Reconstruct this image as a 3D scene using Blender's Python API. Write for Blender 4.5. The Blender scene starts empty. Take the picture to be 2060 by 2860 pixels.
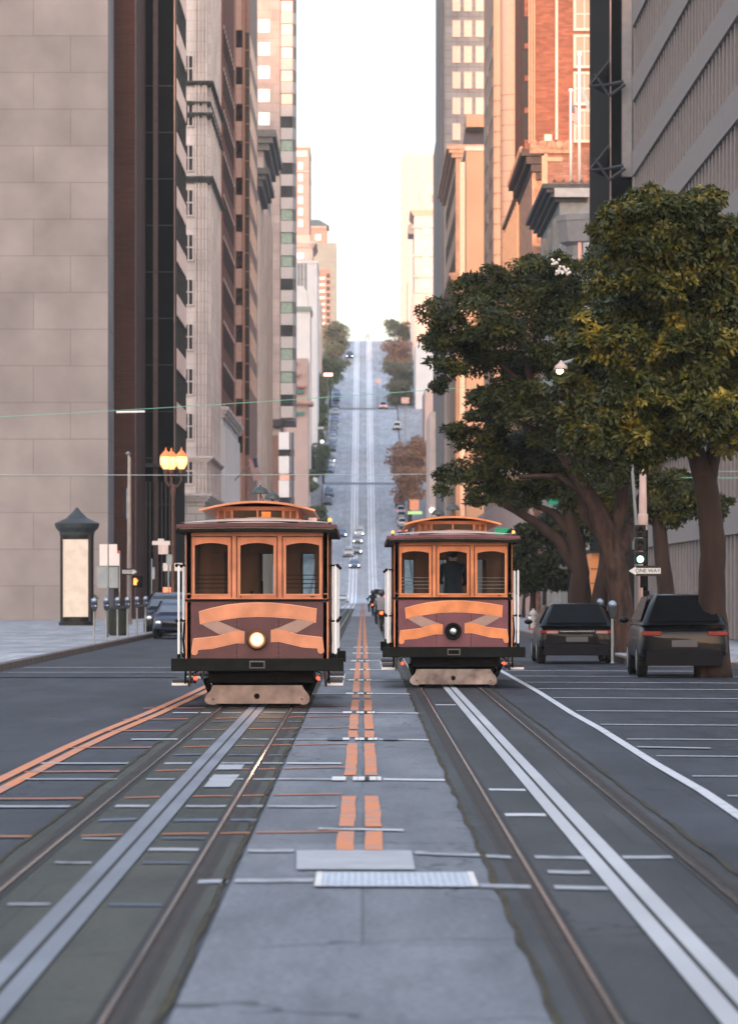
import bpy, math, random
import numpy as np
from mathutils import Vector
R = random.Random(7)
NP = np.random.RandomState(3)
PI = math.pi
sc = bpy.context.scene
col = sc.collection
# ---------------------------------------------------------------- camera numbers (the photograph's own pixel grid)
FP, VX, VY, CH = 12000.0, 1013.0, 1650.0, 1.78
def PX(px, D): return (px - VX) / FP * D
def PZ(py, D): return CH + (VY - py) / FP * D
def P(px, py, D): return (PX(px, D), D, PZ(py, D))
PROF = [(-720, 0), (0, 0), (600, 0), (625, .3), (660, 1.6), (700, 3.9), (735, 6.6), (762, 8.9), (785, 10.2), (820, 16.2), (858, 22.8),
        (880, 24.0), (940, 33.6), (998, 43.8), (1020, 45.2), (1080, 56.2), (1142, 68.2), (1160, 69.2), (1250, 68.5), (2300, 60)]
def zr(D):
    for (a, za), (b, zb) in zip(PROF, PROF[1:]):
        if D <= b:
            return za + (zb - za) * (D - a) / (b - a)
    return PROF[-1][1]
def DR(py):                                   # distance at which the road centre shows at row py
    best, bd = 1e9, 100
    D = 15.0
    while D < 1150:
        e = abs(VY - (zr(D) - CH) / D * FP - py)
        if e < best: best, bd = e, D
        D += .5
    return bd
# ---------------------------------------------------------------- materials
MC = {}
def nodes(name):
    m = bpy.data.materials.new(name); m.use_nodes = True
    return m, m.node_tree, m.node_tree.nodes['Principled BSDF']
def mat(name, c, rough=.7, metal=0., var=.12, scale=3., bump=0., c2=None, emit=None, es=1., spec=.22, coat=0., stretch=(1, 1, 1)):
    if name in MC: return MC[name]
    m, nt, b = nodes(name)
    L = nt.links
    b.inputs['Roughness'].default_value = rough
    b.inputs['Metallic'].default_value = metal
    b.inputs['Specular IOR Level'].default_value = spec
    b.inputs['Coat Weight'].default_value = coat
    tc = nt.nodes.new('ShaderNodeTexCoord'); mp = nt.nodes.new('ShaderNodeMapping')
    mp.inputs['Scale'].default_value = stretch
    L.new(tc.outputs['Object'], mp.inputs['Vector'])
    n = nt.nodes.new('ShaderNodeTexNoise'); n.inputs['Scale'].default_value = scale; n.inputs['Detail'].default_value = 6
    L.new(mp.outputs['Vector'], n.inputs['Vector'])
    r = nt.nodes.new('ShaderNodeValToRGB')
    r.color_ramp.elements[0].position = .3; r.color_ramp.elements[1].position = .7
    a = [max(0, x * (1 - var)) for x in c]; d = c2 if c2 else [min(1, x * (1 + var)) for x in c]
    r.color_ramp.elements[0].color = (*a, 1); r.color_ramp.elements[1].color = (*d, 1)
    L.new(n.outputs['Fac'], r.inputs['Fac']); L.new(r.outputs['Color'], b.inputs['Base Color'])
    if bump:
        bp = nt.nodes.new('ShaderNodeBump'); bp.inputs['Strength'].default_value = bump; bp.inputs['Distance'].default_value = .02
        L.new(n.outputs['Fac'], bp.inputs['Height']); L.new(bp.outputs['Normal'], b.inputs['Normal'])
    if emit:
        b.inputs['Emission Color'].default_value = (*emit, 1); b.inputs['Emission Strength'].default_value = es
    MC[name] = m
    return m
def masonry(name, c, mortar, w, h, ms=.02, var=.2, rough=.85, off=.5, bump=.3):
    if name in MC: return MC[name]
    m, nt, b = nodes(name); L = nt.links
    b.inputs['Roughness'].default_value = rough; b.inputs['Specular IOR Level'].default_value = .15
    tc = nt.nodes.new('ShaderNodeTexCoord'); sp = nt.nodes.new('ShaderNodeSeparateXYZ'); L.new(tc.outputs['Object'], sp.inputs[0])
    ad = nt.nodes.new('ShaderNodeMath'); ad.operation = 'ADD'; L.new(sp.outputs['X'], ad.inputs[0]); L.new(sp.outputs['Y'], ad.inputs[1])
    cb = nt.nodes.new('ShaderNodeCombineXYZ'); L.new(ad.outputs[0], cb.inputs['X']); L.new(sp.outputs['Z'], cb.inputs['Y'])
    br = nt.nodes.new('ShaderNodeTexBrick'); br.offset = off
    br.inputs['Scale'].default_value = 1; br.inputs['Brick Width'].default_value = w; br.inputs['Row Height'].default_value = h
    br.inputs['Mortar Size'].default_value = ms; br.inputs['Mortar Smooth'].default_value = .2
    br.inputs['Color1'].default_value = (*[x * (1 - var) for x in c], 1); br.inputs['Color2'].default_value = (*[min(1, x * (1 + var)) for x in c], 1)
    br.inputs['Mortar'].default_value = (*mortar, 1)
    L.new(cb.outputs[0], br.inputs['Vector'])
    n = nt.nodes.new('ShaderNodeTexNoise'); n.inputs['Scale'].default_value = .35; n.inputs['Detail'].default_value = 8
    L.new(tc.outputs['Object'], n.inputs['Vector'])
    mr = nt.nodes.new('ShaderNodeMapRange'); mr.inputs['From Min'].default_value = .3; mr.inputs['From Max'].default_value = .7
    mr.inputs['To Min'].default_value = .8; mr.inputs['To Max'].default_value = 1.15
    L.new(n.outputs['Fac'], mr.inputs['Value'])
    mx = nt.nodes.new('ShaderNodeVectorMath'); mx.operation = 'SCALE'
    L.new(br.outputs['Color'], mx.inputs[0]); L.new(mr.outputs[0], mx.inputs['Scale']); L.new(mx.outputs[0], b.inputs['Base Color'])
    if bump:
        bp = nt.nodes.new('ShaderNodeBump'); bp.inputs['Strength'].default_value = bump; bp.inputs['Distance'].default_value = .03; bp.invert = True
        L.new(br.outputs['Fac'], bp.inputs['Height']); L.new(bp.outputs['Normal'], b.inputs['Normal'])
    MC[name] = m
    return m
def glass(name, tint=(.9, .95, .95), refl=1.0):
    if name in MC: return MC[name]
    m, nt, b = nodes(name); L = nt.links; out = nt.nodes['Material Output']
    nt.nodes.remove(b)
    t = nt.nodes.new('ShaderNodeBsdfTransparent'); t.inputs['Color'].default_value = (*tint, 1)
    g = nt.nodes.new('ShaderNodeBsdfGlossy'); g.inputs['Roughness'].default_value = .03
    fr = nt.nodes.new('ShaderNodeFresnel'); fr.inputs['IOR'].default_value = 1.5
    ml = nt.nodes.new('ShaderNodeMath'); ml.operation = 'MULTIPLY'; ml.inputs[1].default_value = refl
    mx = nt.nodes.new('ShaderNodeMixShader'); L.new(fr.outputs[0], ml.inputs[0]); L.new(ml.outputs[0], mx.inputs['Fac'])
    L.new(t.outputs[0], mx.inputs[1]); L.new(g.outputs[0], mx.inputs[2]); L.new(mx.outputs[0], out.inputs['Surface'])
    MC[name] = m
    return m
def leafmat(name, c1, c2, c3, sc_=1.2, rough=.4):
    if name in MC: return MC[name]
    m, nt, b = nodes(name); L = nt.links
    tc = nt.nodes.new('ShaderNodeTexCoord')
    n = nt.nodes.new('ShaderNodeTexNoise'); n.inputs['Scale'].default_value = sc_; n.inputs['Detail'].default_value = 10; n.inputs['Roughness'].default_value = .75
    L.new(tc.outputs['Object'], n.inputs['Vector'])
    r = nt.nodes.new('ShaderNodeValToRGB'); e = r.color_ramp.elements
    e[0].position = .36; e[0].color = (*c1, 1); e[1].position = .52; e[1].color = (*c2, 1)
    x = e.new(.66); x.color = (*c3, 1)
    L.new(n.outputs['Fac'], r.inputs['Fac']); L.new(r.outputs['Color'], b.inputs['Base Color'])
    b.inputs['Roughness'].default_value = rough; b.inputs['Specular IOR Level'].default_value = .2
    tr = nt.nodes.new('ShaderNodeBsdfTranslucent'); L.new(r.outputs['Color'], tr.inputs['Color'])
    mx = nt.nodes.new('ShaderNodeMixShader'); mx.inputs['Fac'].default_value = .25
    L.new(b.outputs[0], mx.inputs[1]); L.new(tr.outputs[0], mx.inputs[2]); L.new(mx.outputs[0], nt.nodes['Material Output'].inputs['Surface'])
    MC[name] = m
    return m
# ---------------------------------------------------------------- mesh builder
class MB:
    def __init__(s): s.v = []; s.f = []
    def add(s, vs, fs):
        o = len(s.v); s.v += [tuple(p) for p in vs]; s.f += [tuple(i + o for i in f) for f in fs]; return s
    def box(s, x0, x1, y0, y1, z0, z1):
        return s.add([(x0, y0, z0), (x1, y0, z0), (x1, y1, z0), (x0, y1, z0), (x0, y0, z1), (x1, y0, z1), (x1, y1, z1), (x0, y1, z1)],
                     [(0, 3, 2, 1), (4, 5, 6, 7), (0, 1, 5, 4), (1, 2, 6, 5), (2, 3, 7, 6), (3, 0, 4, 7)])
    def tube(s, pts, rad, n=8, caps=True):
        pts = [Vector(p) for p in pts]
        if not hasattr(rad, '__len__'): rad = [rad] * len(pts)
        vs = []; fs = []
        up = None
        for i, p in enumerate(pts):
            t = (pts[min(i + 1, len(pts) - 1)] - pts[max(i - 1, 0)])
            if t.length < 1e-9: t = Vector((0, 0, 1))
            t.normalize()
            if up is None:
                up = Vector((0, 0, 1)) if abs(t.z) < .9 else Vector((1, 0, 0))
            a = t.cross(up).normalized(); b = a.cross(t).normalized(); up = b
            for k in range(n):
                q = p + (a * math.cos(2 * PI * k / n) + b * math.sin(2 * PI * k / n)) * rad[i]
                vs.append(q)
        for i in range(len(pts) - 1):
            for k in range(n):
                fs.append((i * n + k, i * n + (k + 1) % n, (i + 1) * n + (k + 1) % n, (i + 1) * n + k))
        if caps:
            fs.append(tuple(range(n - 1, -1, -1))); fs.append(tuple((len(pts) - 1) * n + k for k in range(n)))
        return s.add(vs, fs)
    def lathe(s, prof, o=(0, 0, 0), n=20, axis='z'):
        vs = []
        for r, h in prof:
            for k in range(n):
                c, d = r * math.cos(2 * PI * k / n), r * math.sin(2 * PI * k / n)
                if axis == 'z': vs.append((o[0] + c, o[1] + d, o[2] + h))
                elif axis == 'y': vs.append((o[0] + c, o[1] + h, o[2] - d))
                else: vs.append((o[0] + h, o[1] + c, o[2] + d))
        fs = [(i * n + k, i * n + (k + 1) % n, (i + 1) * n + (k + 1) % n, (i + 1) * n + k) for i in range(len(prof) - 1) for k in range(n)]
        fs.append(tuple(range(n - 1, -1, -1))); fs.append(tuple((len(prof) - 1) * n + k for k in range(n)))
        return s.add(vs, fs)
    def prism(s, poly, a0, a1, axis='y'):        # poly in (x,z) for 'y', (y,z) for 'x', (x,y) for 'z'
        n = len(poly)
        def q(u, w, a): return (u, a, w) if axis == 'y' else ((a, u, w) if axis == 'x' else (u, w, a))
        vs = [q(u, w, a0) for u, w in poly] + [q(u, w, a1) for u, w in poly]
        fs = [tuple(range(n)), tuple(range(2 * n - 1, n - 1, -1))] + [(i, i + n, (i + 1) % n + n, (i + 1) % n) for i in range(n)]
        return s.add(vs, fs)
    def ball(s, c, r, n=10, sq=(1, 1, 1)):
        prof = [(r * math.sin(PI * i / n), -r * math.cos(PI * i / n)) for i in range(n + 1)]
        prof[0] = (1e-4, -r); prof[-1] = (1e-4, r)
        t = MB().lathe(prof, (0, 0, 0), n * 2)
        return s.add([(c[0] + x * sq[0], c[1] + y * sq[1], c[2] + z * sq[2]) for x, y, z in t.v], t.f)
    def build(s, name, m, parent=None, world=False, smooth=False, bevel=0, label=None):
        me = bpy.data.meshes.new(name)
        vs = s.v
        if world and parent is not None:
            l = parent.location; vs = [(x - l.x, y - l.y, z - l.z) for x, y, z in vs]
        me.from_pydata(vs, [], s.f); me.materials.append(m)
        import bmesh
        bm = bmesh.new(); bm.from_mesh(me); bmesh.ops.recalc_face_normals(bm, faces=bm.faces); bm.to_mesh(me); bm.free()
        if smooth:
            for p in me.polygons: p.use_smooth = True
        o = bpy.data.objects.new(name, me); col.objects.link(o)
        if parent is not None: o.parent = parent
        if bevel:
            b = o.modifiers.new('bevel', 'BEVEL'); b.width = bevel; b.segments = 2; b.limit_method = 'ANGLE'
        if label: o['label'] = label
        return o
def thing(name, label, cat, loc=(0, 0, 0), rz=0, group=None, kind=None):
    o = bpy.data.objects.new(name, None); col.objects.link(o); o.location = loc; o.rotation_euler = (0, 0, rz)
    o.empty_display_size = .2
    return tag(o, label, cat, group, kind)
def tag(o, label=None, cat=None, group=None, kind=None):
    if label: o['label'] = label
    if cat: o['category'] = cat
    if group: o['group'] = group
    if kind: o['kind'] = kind
    return o
def inst(src, parent, loc, name=None):
    o = src.copy(); col.objects.link(o); o.parent = parent; o.location = loc
    return o
def wins(parent, name, m, w, h, d, locs, frame=None, fw=.12):
    """windows (centre of the lower edge, front plane) facing -y; one object each, sharing a mesh"""
    first = None; ffirst = None
    out = []
    for l in locs[:100]:
        if first is None:
            first = MB().box(-w / 2, w / 2, -.03, d, 0, h).build(name, m, parent); first.location = l; o = first
        else: o = inst(first, parent, l)
        out.append(o)
        if frame:
            if ffirst is None:
                q = MB().box(-w / 2 - fw, w / 2 + fw, -.12, -.02, h, h + fw).box(-w / 2 - fw, w / 2 + fw, -.16, -.02, -fw, 0)
                q.box(-w / 2 - fw, -w / 2, -.1, -.02, 0, h).box(w / 2, w / 2 + fw, -.1, -.02, 0, h).box(-.05, .05, -.07, -.035, 0, h).box(-w / 2, w / 2, -.075, -.036, h * .48, h * .53)
                ffirst = q.build('frame', frame, o); 
            else: inst(ffirst, o, (0, 0, 0))
    return out
def swins(parent, name, m, w, h, locs, side):
    """windows on a wall that runs along y; side=+1 faces +x"""
    first = None
    for l in locs[:100]:
        if first is None:
            first = MB().box(min(0, .05 * side), max(0, .05 * side), -w / 2, w / 2, 0, h).build(name, m, parent); first.location = l
        else: inst(first, parent, l)
def text(body, size, m, parent, loc, rot, name='lettering', sx=1.0):
    c = bpy.data.curves.new('t', 'FONT'); c.body = body; c.size = size; c.extrude = .004; c.align_x = 'CENTER'; c.align_y = 'CENTER'
    t = bpy.data.objects.new('t', c); col.objects.link(t)
    bpy.context.view_layer.update()
    me = bpy.data.meshes.new_from_object(t.evaluated_get(bpy.context.evaluated_depsgraph_get()))
    bpy.data.objects.remove(t); me.name = name
    me.materials.clear(); me.materials.append(m)
    o = bpy.data.objects.new(name, me); col.objects.link(o); o.parent = parent; o.location = loc; o.rotation_euler = rot; o.scale = (sx, 1, 1)
    return o
def arch(w, z0, rise, n=10, cx=0):
    return [(cx - w / 2 + w * i / n, z0 + rise * (1 - (2 * i / n - 1) ** 2)) for i in range(n + 1)]

# palette
ORANGE = mat('orange paint', (.52, .195, .105), .45, var=.28, scale=2.6, coat=.15, bump=.03)
ORANGE2 = mat('brighter orange paint', (.54, .19, .085), .45, var=.3, scale=2.6, coat=.15, bump=.03)
MAROON = mat('maroon enamel', (.085, .036, .040), .4, var=.2, scale=2.5, coat=.2, bump=.03)
MAROON2 = mat('faded maroon enamel', (.135, .05, .063), .45, var=.22, scale=2.5, coat=.2, bump=.03)
RIB = mat('tan ribbon paint', (.51, .215, .12), .5, var=.2, scale=3)
RIB2 = mat('orange ribbon paint', (.60, .215, .085), .5, var=.24, scale=3)
RIBEDGE = mat('ribbon outline', (.8, .42, .27), .5)
FOLD = mat('ribbon fold paint', (.30, .2, .165), .55, var=.12)
SEAM = mat('seam black', (.025, .016, .014), .7)
BLK = mat('black painted timber', (.0075, .0088, .008), .7, spec=.08, var=.3, scale=6, bump=.2)
DARK = mat('greasy black metal', (.006, .0055, .005), .8, spec=.08, var=.4, scale=5, bump=.3)
WHITEP = mat('white enamel pole', (.72, .72, .72), .35, var=.05)
CREAM = mat('cream roof canvas', (.5, .40, .34), .7, var=.12, scale=2, c2=(.6, .5, .44))
WOODIN = mat('varnished wood', (.12, .05, .022), .4, var=.35, scale=4, stretch=(1, 1, .2))
SCRAPE = mat('scraped tan steel', (.20, .145, .12), .7, var=.3, scale=5, bump=.2)
SCRAPE2 = mat('stained scraper plate', (.22, .17, .15), .7, scale=3.4, bump=.2, c2=(.34, .27, .235), var=.75)
STEEL = mat('worn steel', (.30, .28, .27), .22, metal=.95, var=.25, scale=1.2, stretch=(1, .3, 1))
RUST = mat('rusty brown steel', (.032, .024, .02), .8, metal=0, var=.3, scale=2)
BELL = mat('dull green bell', (.065, .078, .075), .45, metal=.6, var=.25, scale=9)
GLASS = glass('window glass', (.86, .9, .9), .4)
DGLASS = mat('dark window glass', (.005, .006, .007), .25, var=.2, spec=.05)
AMBER = mat('amber lamp', (.8, .3, .08), .3, emit=(1, .24, .04), es=.5)
REDL = mat('red lamp', (.8, .05, .03), .3, emit=(1, .05, .02), es=.9)
HEADL = mat('lit headlamp', (1, .8, .6), .3, emit=(1, .74, .5), es=2.0)
HEADW = mat('white car headlamp', (1, .95, .9), .3, emit=(1, .95, .88), es=4)
REFL = mat('lamp reflector', (.6, .6, .58), .25, metal=.8)
ASPH_ = None
CONC = mat('pale concrete', (.3, .29, .28), .85, var=.12, scale=1.5, bump=.2)
WALLW = mat('white painted stucco', (.6, .6, .6), .8, var=.06, scale=.4)
POLEG = mat('galvanised pole', (.22, .235, .235), .45, metal=.5, var=.15)

# ---------------------------------------------------------------- ground, road, pavement
def roadmat(name, c, c2, tint=None, rough=.62):
    m, nt, b = nodes(name); L = nt.links
    tc = nt.nodes.new('ShaderNodeTexCoord')
    mp = nt.nodes.new('ShaderNodeMapping'); mp.inputs['Scale'].default_value = (1.0, .12, 1); L.new(tc.outputs['Object'], mp.inputs['Vector'])
    n1 = nt.nodes.new('ShaderNodeTexNoise'); n1.inputs['Scale'].default_value = 1.1; n1.inputs['Detail'].default_value = 7; L.new(mp.outputs[0], n1.inputs['Vector'])
    r = nt.nodes.new('ShaderNodeValToRGB'); r.color_ramp.elements[0].position = .35; r.color_ramp.elements[1].position = .68
    r.color_ramp.elements[0].color = (*c, 1); r.color_ramp.elements[1].color = (*c2, 1); L.new(n1.outputs['Fac'], r.inputs['Fac'])
    n2 = nt.nodes.new('ShaderNodeTexNoise'); n2.inputs['Scale'].default_value = 22; n2.inputs['Detail'].default_value = 5; L.new(tc.outputs['Object'], n2.inputs['Vector'])
    mr = nt.nodes.new('ShaderNodeMapRange'); mr.inputs['From Min'].default_value = .3; mr.inputs['From Max'].default_value = .7
    mr.inputs['To Min'].default_value = .7; mr.inputs['To Max'].default_value = 1.3; L.new(n2.outputs['Fac'], mr.inputs['Value'])
    # repaired patches: chunky rectangles of slightly different age
    br = nt.nodes.new('ShaderNodeTexBrick'); br.inputs['Scale'].default_value = 1; br.inputs['Brick Width'].default_value = 1.9; br.inputs['Row Height'].default_value = 4.3; br.inputs['Mortar Size'].default_value = .012
    br.inputs['Color1'].default_value = (.86, .86, .86, 1); br.inputs['Color2'].default_value = (1.1, 1.1, 1.1, 1); br.inputs['Mortar'].default_value = (.7, .7, .7, 1); L.new(tc.outputs['Object'], br.inputs['Vector'])
    n4 = nt.nodes.new('ShaderNodeTexNoise'); n4.inputs['Scale'].default_value = .9; n4.inputs['Detail'].default_value = 9; n4.inputs['Roughness'].default_value = .7; mp4 = nt.nodes.new('ShaderNodeMapping'); mp4.inputs['Scale'].default_value = (2.2, .35, 1); L.new(tc.outputs['Object'], mp4.inputs['Vector']); L.new(mp4.outputs[0], n4.inputs['Vector'])
    m4 = nt.nodes.new('ShaderNodeMapRange'); m4.inputs['From Min'].default_value = .32; m4.inputs['From Max'].default_value = .55; m4.inputs['To Min'].default_value = .68; m4.inputs['To Max'].default_value = 1.0; L.new(n4.outputs['Fac'], m4.inputs['Value'])
    mm = nt.nodes.new('ShaderNodeMath'); mm.operation = 'MULTIPLY'; L.new(mr.outputs[0], mm.inputs[0]); L.new(m4.outputs[0], mm.inputs[1])
    mb = nt.nodes.new('ShaderNodeVectorMath'); mb.operation = 'MULTIPLY'; L.new(r.outputs[0], mb.inputs[0]); L.new(br.outputs['Color'], mb.inputs[1])
    mx = nt.nodes.new('ShaderNodeVectorMath'); mx.operation = 'SCALE'; L.new(mb.outputs[0], mx.inputs[0]); L.new(mm.outputs[0], mx.inputs['Scale'])
    # thin cracks
    vo = nt.nodes.new('ShaderNodeTexVoronoi'); vo.feature = 'DISTANCE_TO_EDGE'; vo.inputs['Scale'].default_value = .22
    n3 = nt.nodes.new('ShaderNodeTexNoise'); n3.inputs['Scale'].default_value = 1.3; L.new(tc.outputs['Object'], n3.inputs['Vector'])
    va = nt.nodes.new('ShaderNodeVectorMath'); va.operation = 'ADD'; L.new(tc.outputs['Object'], va.inputs[0]); L.new(n3.outputs['Color'], va.inputs[1]); L.new(va.outputs[0], vo.inputs['Vector'])
    lt = nt.nodes.new('ShaderNodeMath'); lt.operation = 'LESS_THAN'; lt.inputs[1].default_value = .004; L.new(vo.outputs['Distance'], lt.inputs[0])
    mi = nt.nodes.new('ShaderNodeMix'); mi.data_type = 'RGBA'; L.new(lt.outputs[0], mi.inputs['Factor']); L.new(mx.outputs[0], mi.inputs[6]); mi.inputs[7].default_value = (*[x * .5 for x in c], 1)
    L.new(mi.outputs[2], b.inputs['Base Color'])
    bp = nt.nodes.new('ShaderNodeBump'); bp.inputs['Strength'].default_value = .35; bp.inputs['Distance'].default_value = .008
    L.new(n2.outputs['Fac'], bp.inputs['Height']); L.new(bp.outputs[0], b.inputs['Normal'])
    b.inputs['Roughness'].default_value = rough; b.inputs['Specular IOR Level'].default_value = .12
    return m
ASPH = roadmat('asphalt', (.024, .027, .034), (.042, .046, .056))
MIDC = roadmat('worn centre strip', (.105, .114, .132), (.155, .165, .182))
SLABL = roadmat('greenish track slab', (.028, .031, .025), (.055, .054, .044))
SLABR = roadmat('grey track slab', (.027, .029, .031), (.048, .050, .054))
WALK = roadmat('pavement concrete', (.26, .27, .29), (.34, .35, .37), rough=.8)
KERB = mat('kerb stone', (.11, .085, .075), .8, var=.3, scale=2)
EARTH = mat('earth', (.11, .105, .095), .95, var=.3, scale=.05)
def rows(d0, d1):
    s = sorted(set([d for d, _ in PROF if d0 < d < d1] + [d0, d1] + [d for d in range(-240, 2300, 20) if d0 < d < d1]))
    # rounded breaks of slope
    return s
def sheet(x0, x1, d0, d1, dz, name, m, parent=None, kind=None):
    b = MB(); rs = rows(d0, d1)
    vs = []
    for d in rs: vs += [(x0, d, zr(d) + dz), (x1, d, zr(d) + dz)]
    b.add(vs, [(2 * i, 2 * i + 1, 2 * i + 3, 2 * i + 2) for i in range(len(rs) - 1)])
    o = b.build(name, m, parent, smooth=True)
    if kind: o['kind'] = kind
    return o
sheet(-900, 900, -700, 2250, -.06, 'ground', EARTH, kind='structure')
road = sheet(-8.0, 8.4, -200, 2000, 0, 'road', ASPH, kind='structure')
sheet(-.8, .8, 8, 300, .004, 'centre_strip', MIDC, road)
HILLC = roadmat('pale hazed hill concrete', (.30, .335, .385), (.40, .435, .485))  # pale concrete, lightened further in place of distance haze
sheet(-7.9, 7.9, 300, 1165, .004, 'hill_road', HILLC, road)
def slab(x0, x1, d0, d1, h, name, kerbw=.18):
    t = bpy.data.objects.new(name, None); col.objects.link(t); t['kind'] = 'structure'
    # x0 is the street side
    sgn = 1 if x1 > x0 else -1
    rs = rows(d0, d1); b = MB(); vs = []
    for d in rs:
        z = zr(d); vs += [(x0 + sgn * kerbw, d, z - .3), (x0 + sgn * kerbw, d, z + h), (x1, d, z + h), (x1, d, z - .3)]
    fs = []
    for i in range(len(rs) - 1):
        a = 4 * i
        for k in range(4): fs.append((a + k, a + (k + 1) % 4, a + 4 + (k + 1) % 4, a + 4 + k))
    fs += [(0, 1, 2, 3), tuple(4 * (len(rs) - 1) + k for k in (3, 2, 1, 0))]
    b.add(vs, fs).build('paving', WALK, t)
    b = MB(); vs = []
    for d in rs:
        z = zr(d); vs += [(x0, d, z - .3), (x0, d, z + h - .012), (x0 + sgn * (kerbw - .003), d, z + h - .004), (x0 + sgn * (kerbw - .003), d, z - .3)]
    b.add(vs, fs).build('kerb', KERB, t)
    return t
slab(-8.0, -34, -150, 1160, .16, 'pavement')
slab(8.4, 30, -150, 98.5, .15, 'pavement')
slab(6.35, 30, 101, 640, .15, 'pavement')
slab(8.0, 30, 640.2, 1160, .15, 'pavement')
# --- tracks
SEAMM = mat('mossy tar seam', (.035, .026, .018), .9, var=.5, scale=3, c2=(.05, .042, .02))
GROOVE = mat('dark groove', (.014, .012, .011), .7, var=.3)
SLOTP = mat('pale slot plate', (.35, .355, .365), .6, metal=0, var=.16, scale=.5, stretch=(1, .4, 1))
SLOTL = mat('bluish slot plate', (.14, .152, .175), .6, metal=0, var=.25, scale=.7, stretch=(1, .4, 1))
def wstrip(xc, w, d0, d1, dz, name, m, parent, amp=.0, step=3., seed=1, wv=.0):
    """long strip that follows the road profile, with slight waviness"""
    rr = random.Random(seed); ds = sorted(set(rows(d0, d1) + [d0 + i * step for i in range(int((min(d1, 260) - d0) / step)) if d0 + i * step < d1]))
    b = MB(); vs = []
    for d in ds:
        o = rr.uniform(-amp, amp) if d < 260 else 0; q = w * (1 + rr.uniform(-wv, wv))
        vs += [(xc + o - q / 2, d, zr(d) + dz), (xc + o + q / 2, d, zr(d) + dz)]
    b.add(vs, [(2 * i, 2 * i + 1, 2 * i + 3, 2 * i + 2) for i in range(len(ds) - 1)])
    return b.build(name, m, parent)
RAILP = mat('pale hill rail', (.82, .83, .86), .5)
for xc, sm, pm, sd in ((-1.6, SLABL, SLOTL, 1), (1.58, SLABR, SLOTP, 2)):
    t = bpy.data.objects.new('tram_track', None); col.objects.link(t); t['kind'] = 'structure'
    sheet(xc - .78, xc + .74, 8, 420, .006, 'track_slab', sm, t)
    for s in (-1, 1):
        xr = xc + s * .533
        wstrip(xr + s * .045, .17, 8, 420, .008, 'rail_bed', RUST, t)
        wstrip(xr - s * .035, .036, 8, 420, .010, 'rail_groove', GROOVE, t)
        wstrip(xr + s * .0, .024, 8, 420, .020, 'rail', STEEL, t)
        wstrip(xr + s * .085, .028, 8, 420, .010, 'rail_groove', GROOVE, t)
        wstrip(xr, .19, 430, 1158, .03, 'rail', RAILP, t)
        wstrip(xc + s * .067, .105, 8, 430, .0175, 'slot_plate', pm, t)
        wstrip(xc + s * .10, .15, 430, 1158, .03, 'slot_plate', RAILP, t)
    wstrip(xc, .026, 8, 620, .019, 'cable_slot', GROOVE, t)
    for s in (-1, 1):
        wstrip(xc + s * .77 - .01, .035, 12, 420, .0135, 'tar_seam', SEAMM, t, amp=.014, step=.8, seed=sd + s + 5, wv=.45)
# --- markings
def wornpaint(name, c, under, thr=.42, scale=4.):
    m, nt, b = nodes(name); L = nt.links
    tc = nt.nodes.new('ShaderNodeTexCoord'); mp = nt.nodes.new('ShaderNodeMapping'); mp.inputs['Scale'].default_value = (.7, 1, 1); L.new(tc.outputs['Object'], mp.inputs[0])
    n = nt.nodes.new('ShaderNodeTexNoise'); n.inputs['Scale'].default_value = scale; n.inputs['Detail'].default_value = 9; n.inputs['Roughness'].default_value = .65; L.new(mp.outputs[0], n.inputs['Vector'])
    r = nt.nodes.new('ShaderNodeValToRGB'); r.color_ramp.elements[0].position = thr - .05; r.color_ramp.elements[1].position = thr + .04
    r.color_ramp.elements[0].color = (*under, 1); r.color_ramp.elements[1].color = (*c, 1); L.new(n.outputs['Fac'], r.inputs['Fac'])
    L.new(r.outputs[0], b.inputs['Base Color']); b.inputs['Roughness'].default_value = .7; b.inputs['Specular IOR Level'].default_value = .12
    return m
YEL = wornpaint('worn orange paint', (.52, .19, .085), (.24, .21, .205), .452, 3.)
YEL2 = wornpaint('thin orange paint', (.42, .16, .08), (.15, .12, .10), .42)
WHT = wornpaint('worn white paint', (.44, .45, .46), (.2, .21, .23), .4)
WHT2 = wornpaint('faint white paint', (.30, .31, .33), (.14, .15, .165), .44)
BLU = wornpaint('faint blue paint', (.10, .125, .17), (.06, .065, .07), .46)
PATCH = mat('pale concrete patch', (.30, .31, .325), .8, var=.12, scale=3)
DPATCH = mat('dark blue steel plate', (.045, .06, .085), .5, var=.2)
WPLATE = mat('white tile plate', (.55, .53, .5), .6, var=.1)
zc = [0]
def quad(pts, name, m, z=None, n=6):
    zc[0] += 1
    zz = .013 + .0005 * (zc[0] % 6) if z is None else z
    # wobbly quad strip between left edge a-b and right edge d-c
    (a, b, c, d) = pts
    vs = []; fs = []
    for i in range(n + 1):
        t = i / n; j = R.uniform(-.012, .012)
        for (p, q) in ((a, d), (b, c)):
            vs.append((p[0] + (q[0] - p[0]) * t, p[1] + (q[1] - p[1]) * t + j * 3, zz))
    for i in range(n): fs.append((2 * i, 2 * i + 1, 2 * i + 3, 2 * i + 2))
    return MB().add(vs, fs).build(name, m, road)
def cross(x0, x1, d0, d1, w, m, name='road_marking'):      # transverse line from (x0,d0) to (x1,d1), w long along the street
    return quad([(x0, d0 - w / 2), (x0, d0 + w / 2), (x1, d1 + w / 2), (x1, d1 - w / 2)], name, m, n=max(2, int(abs(x1 - x0) * 2)))
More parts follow.
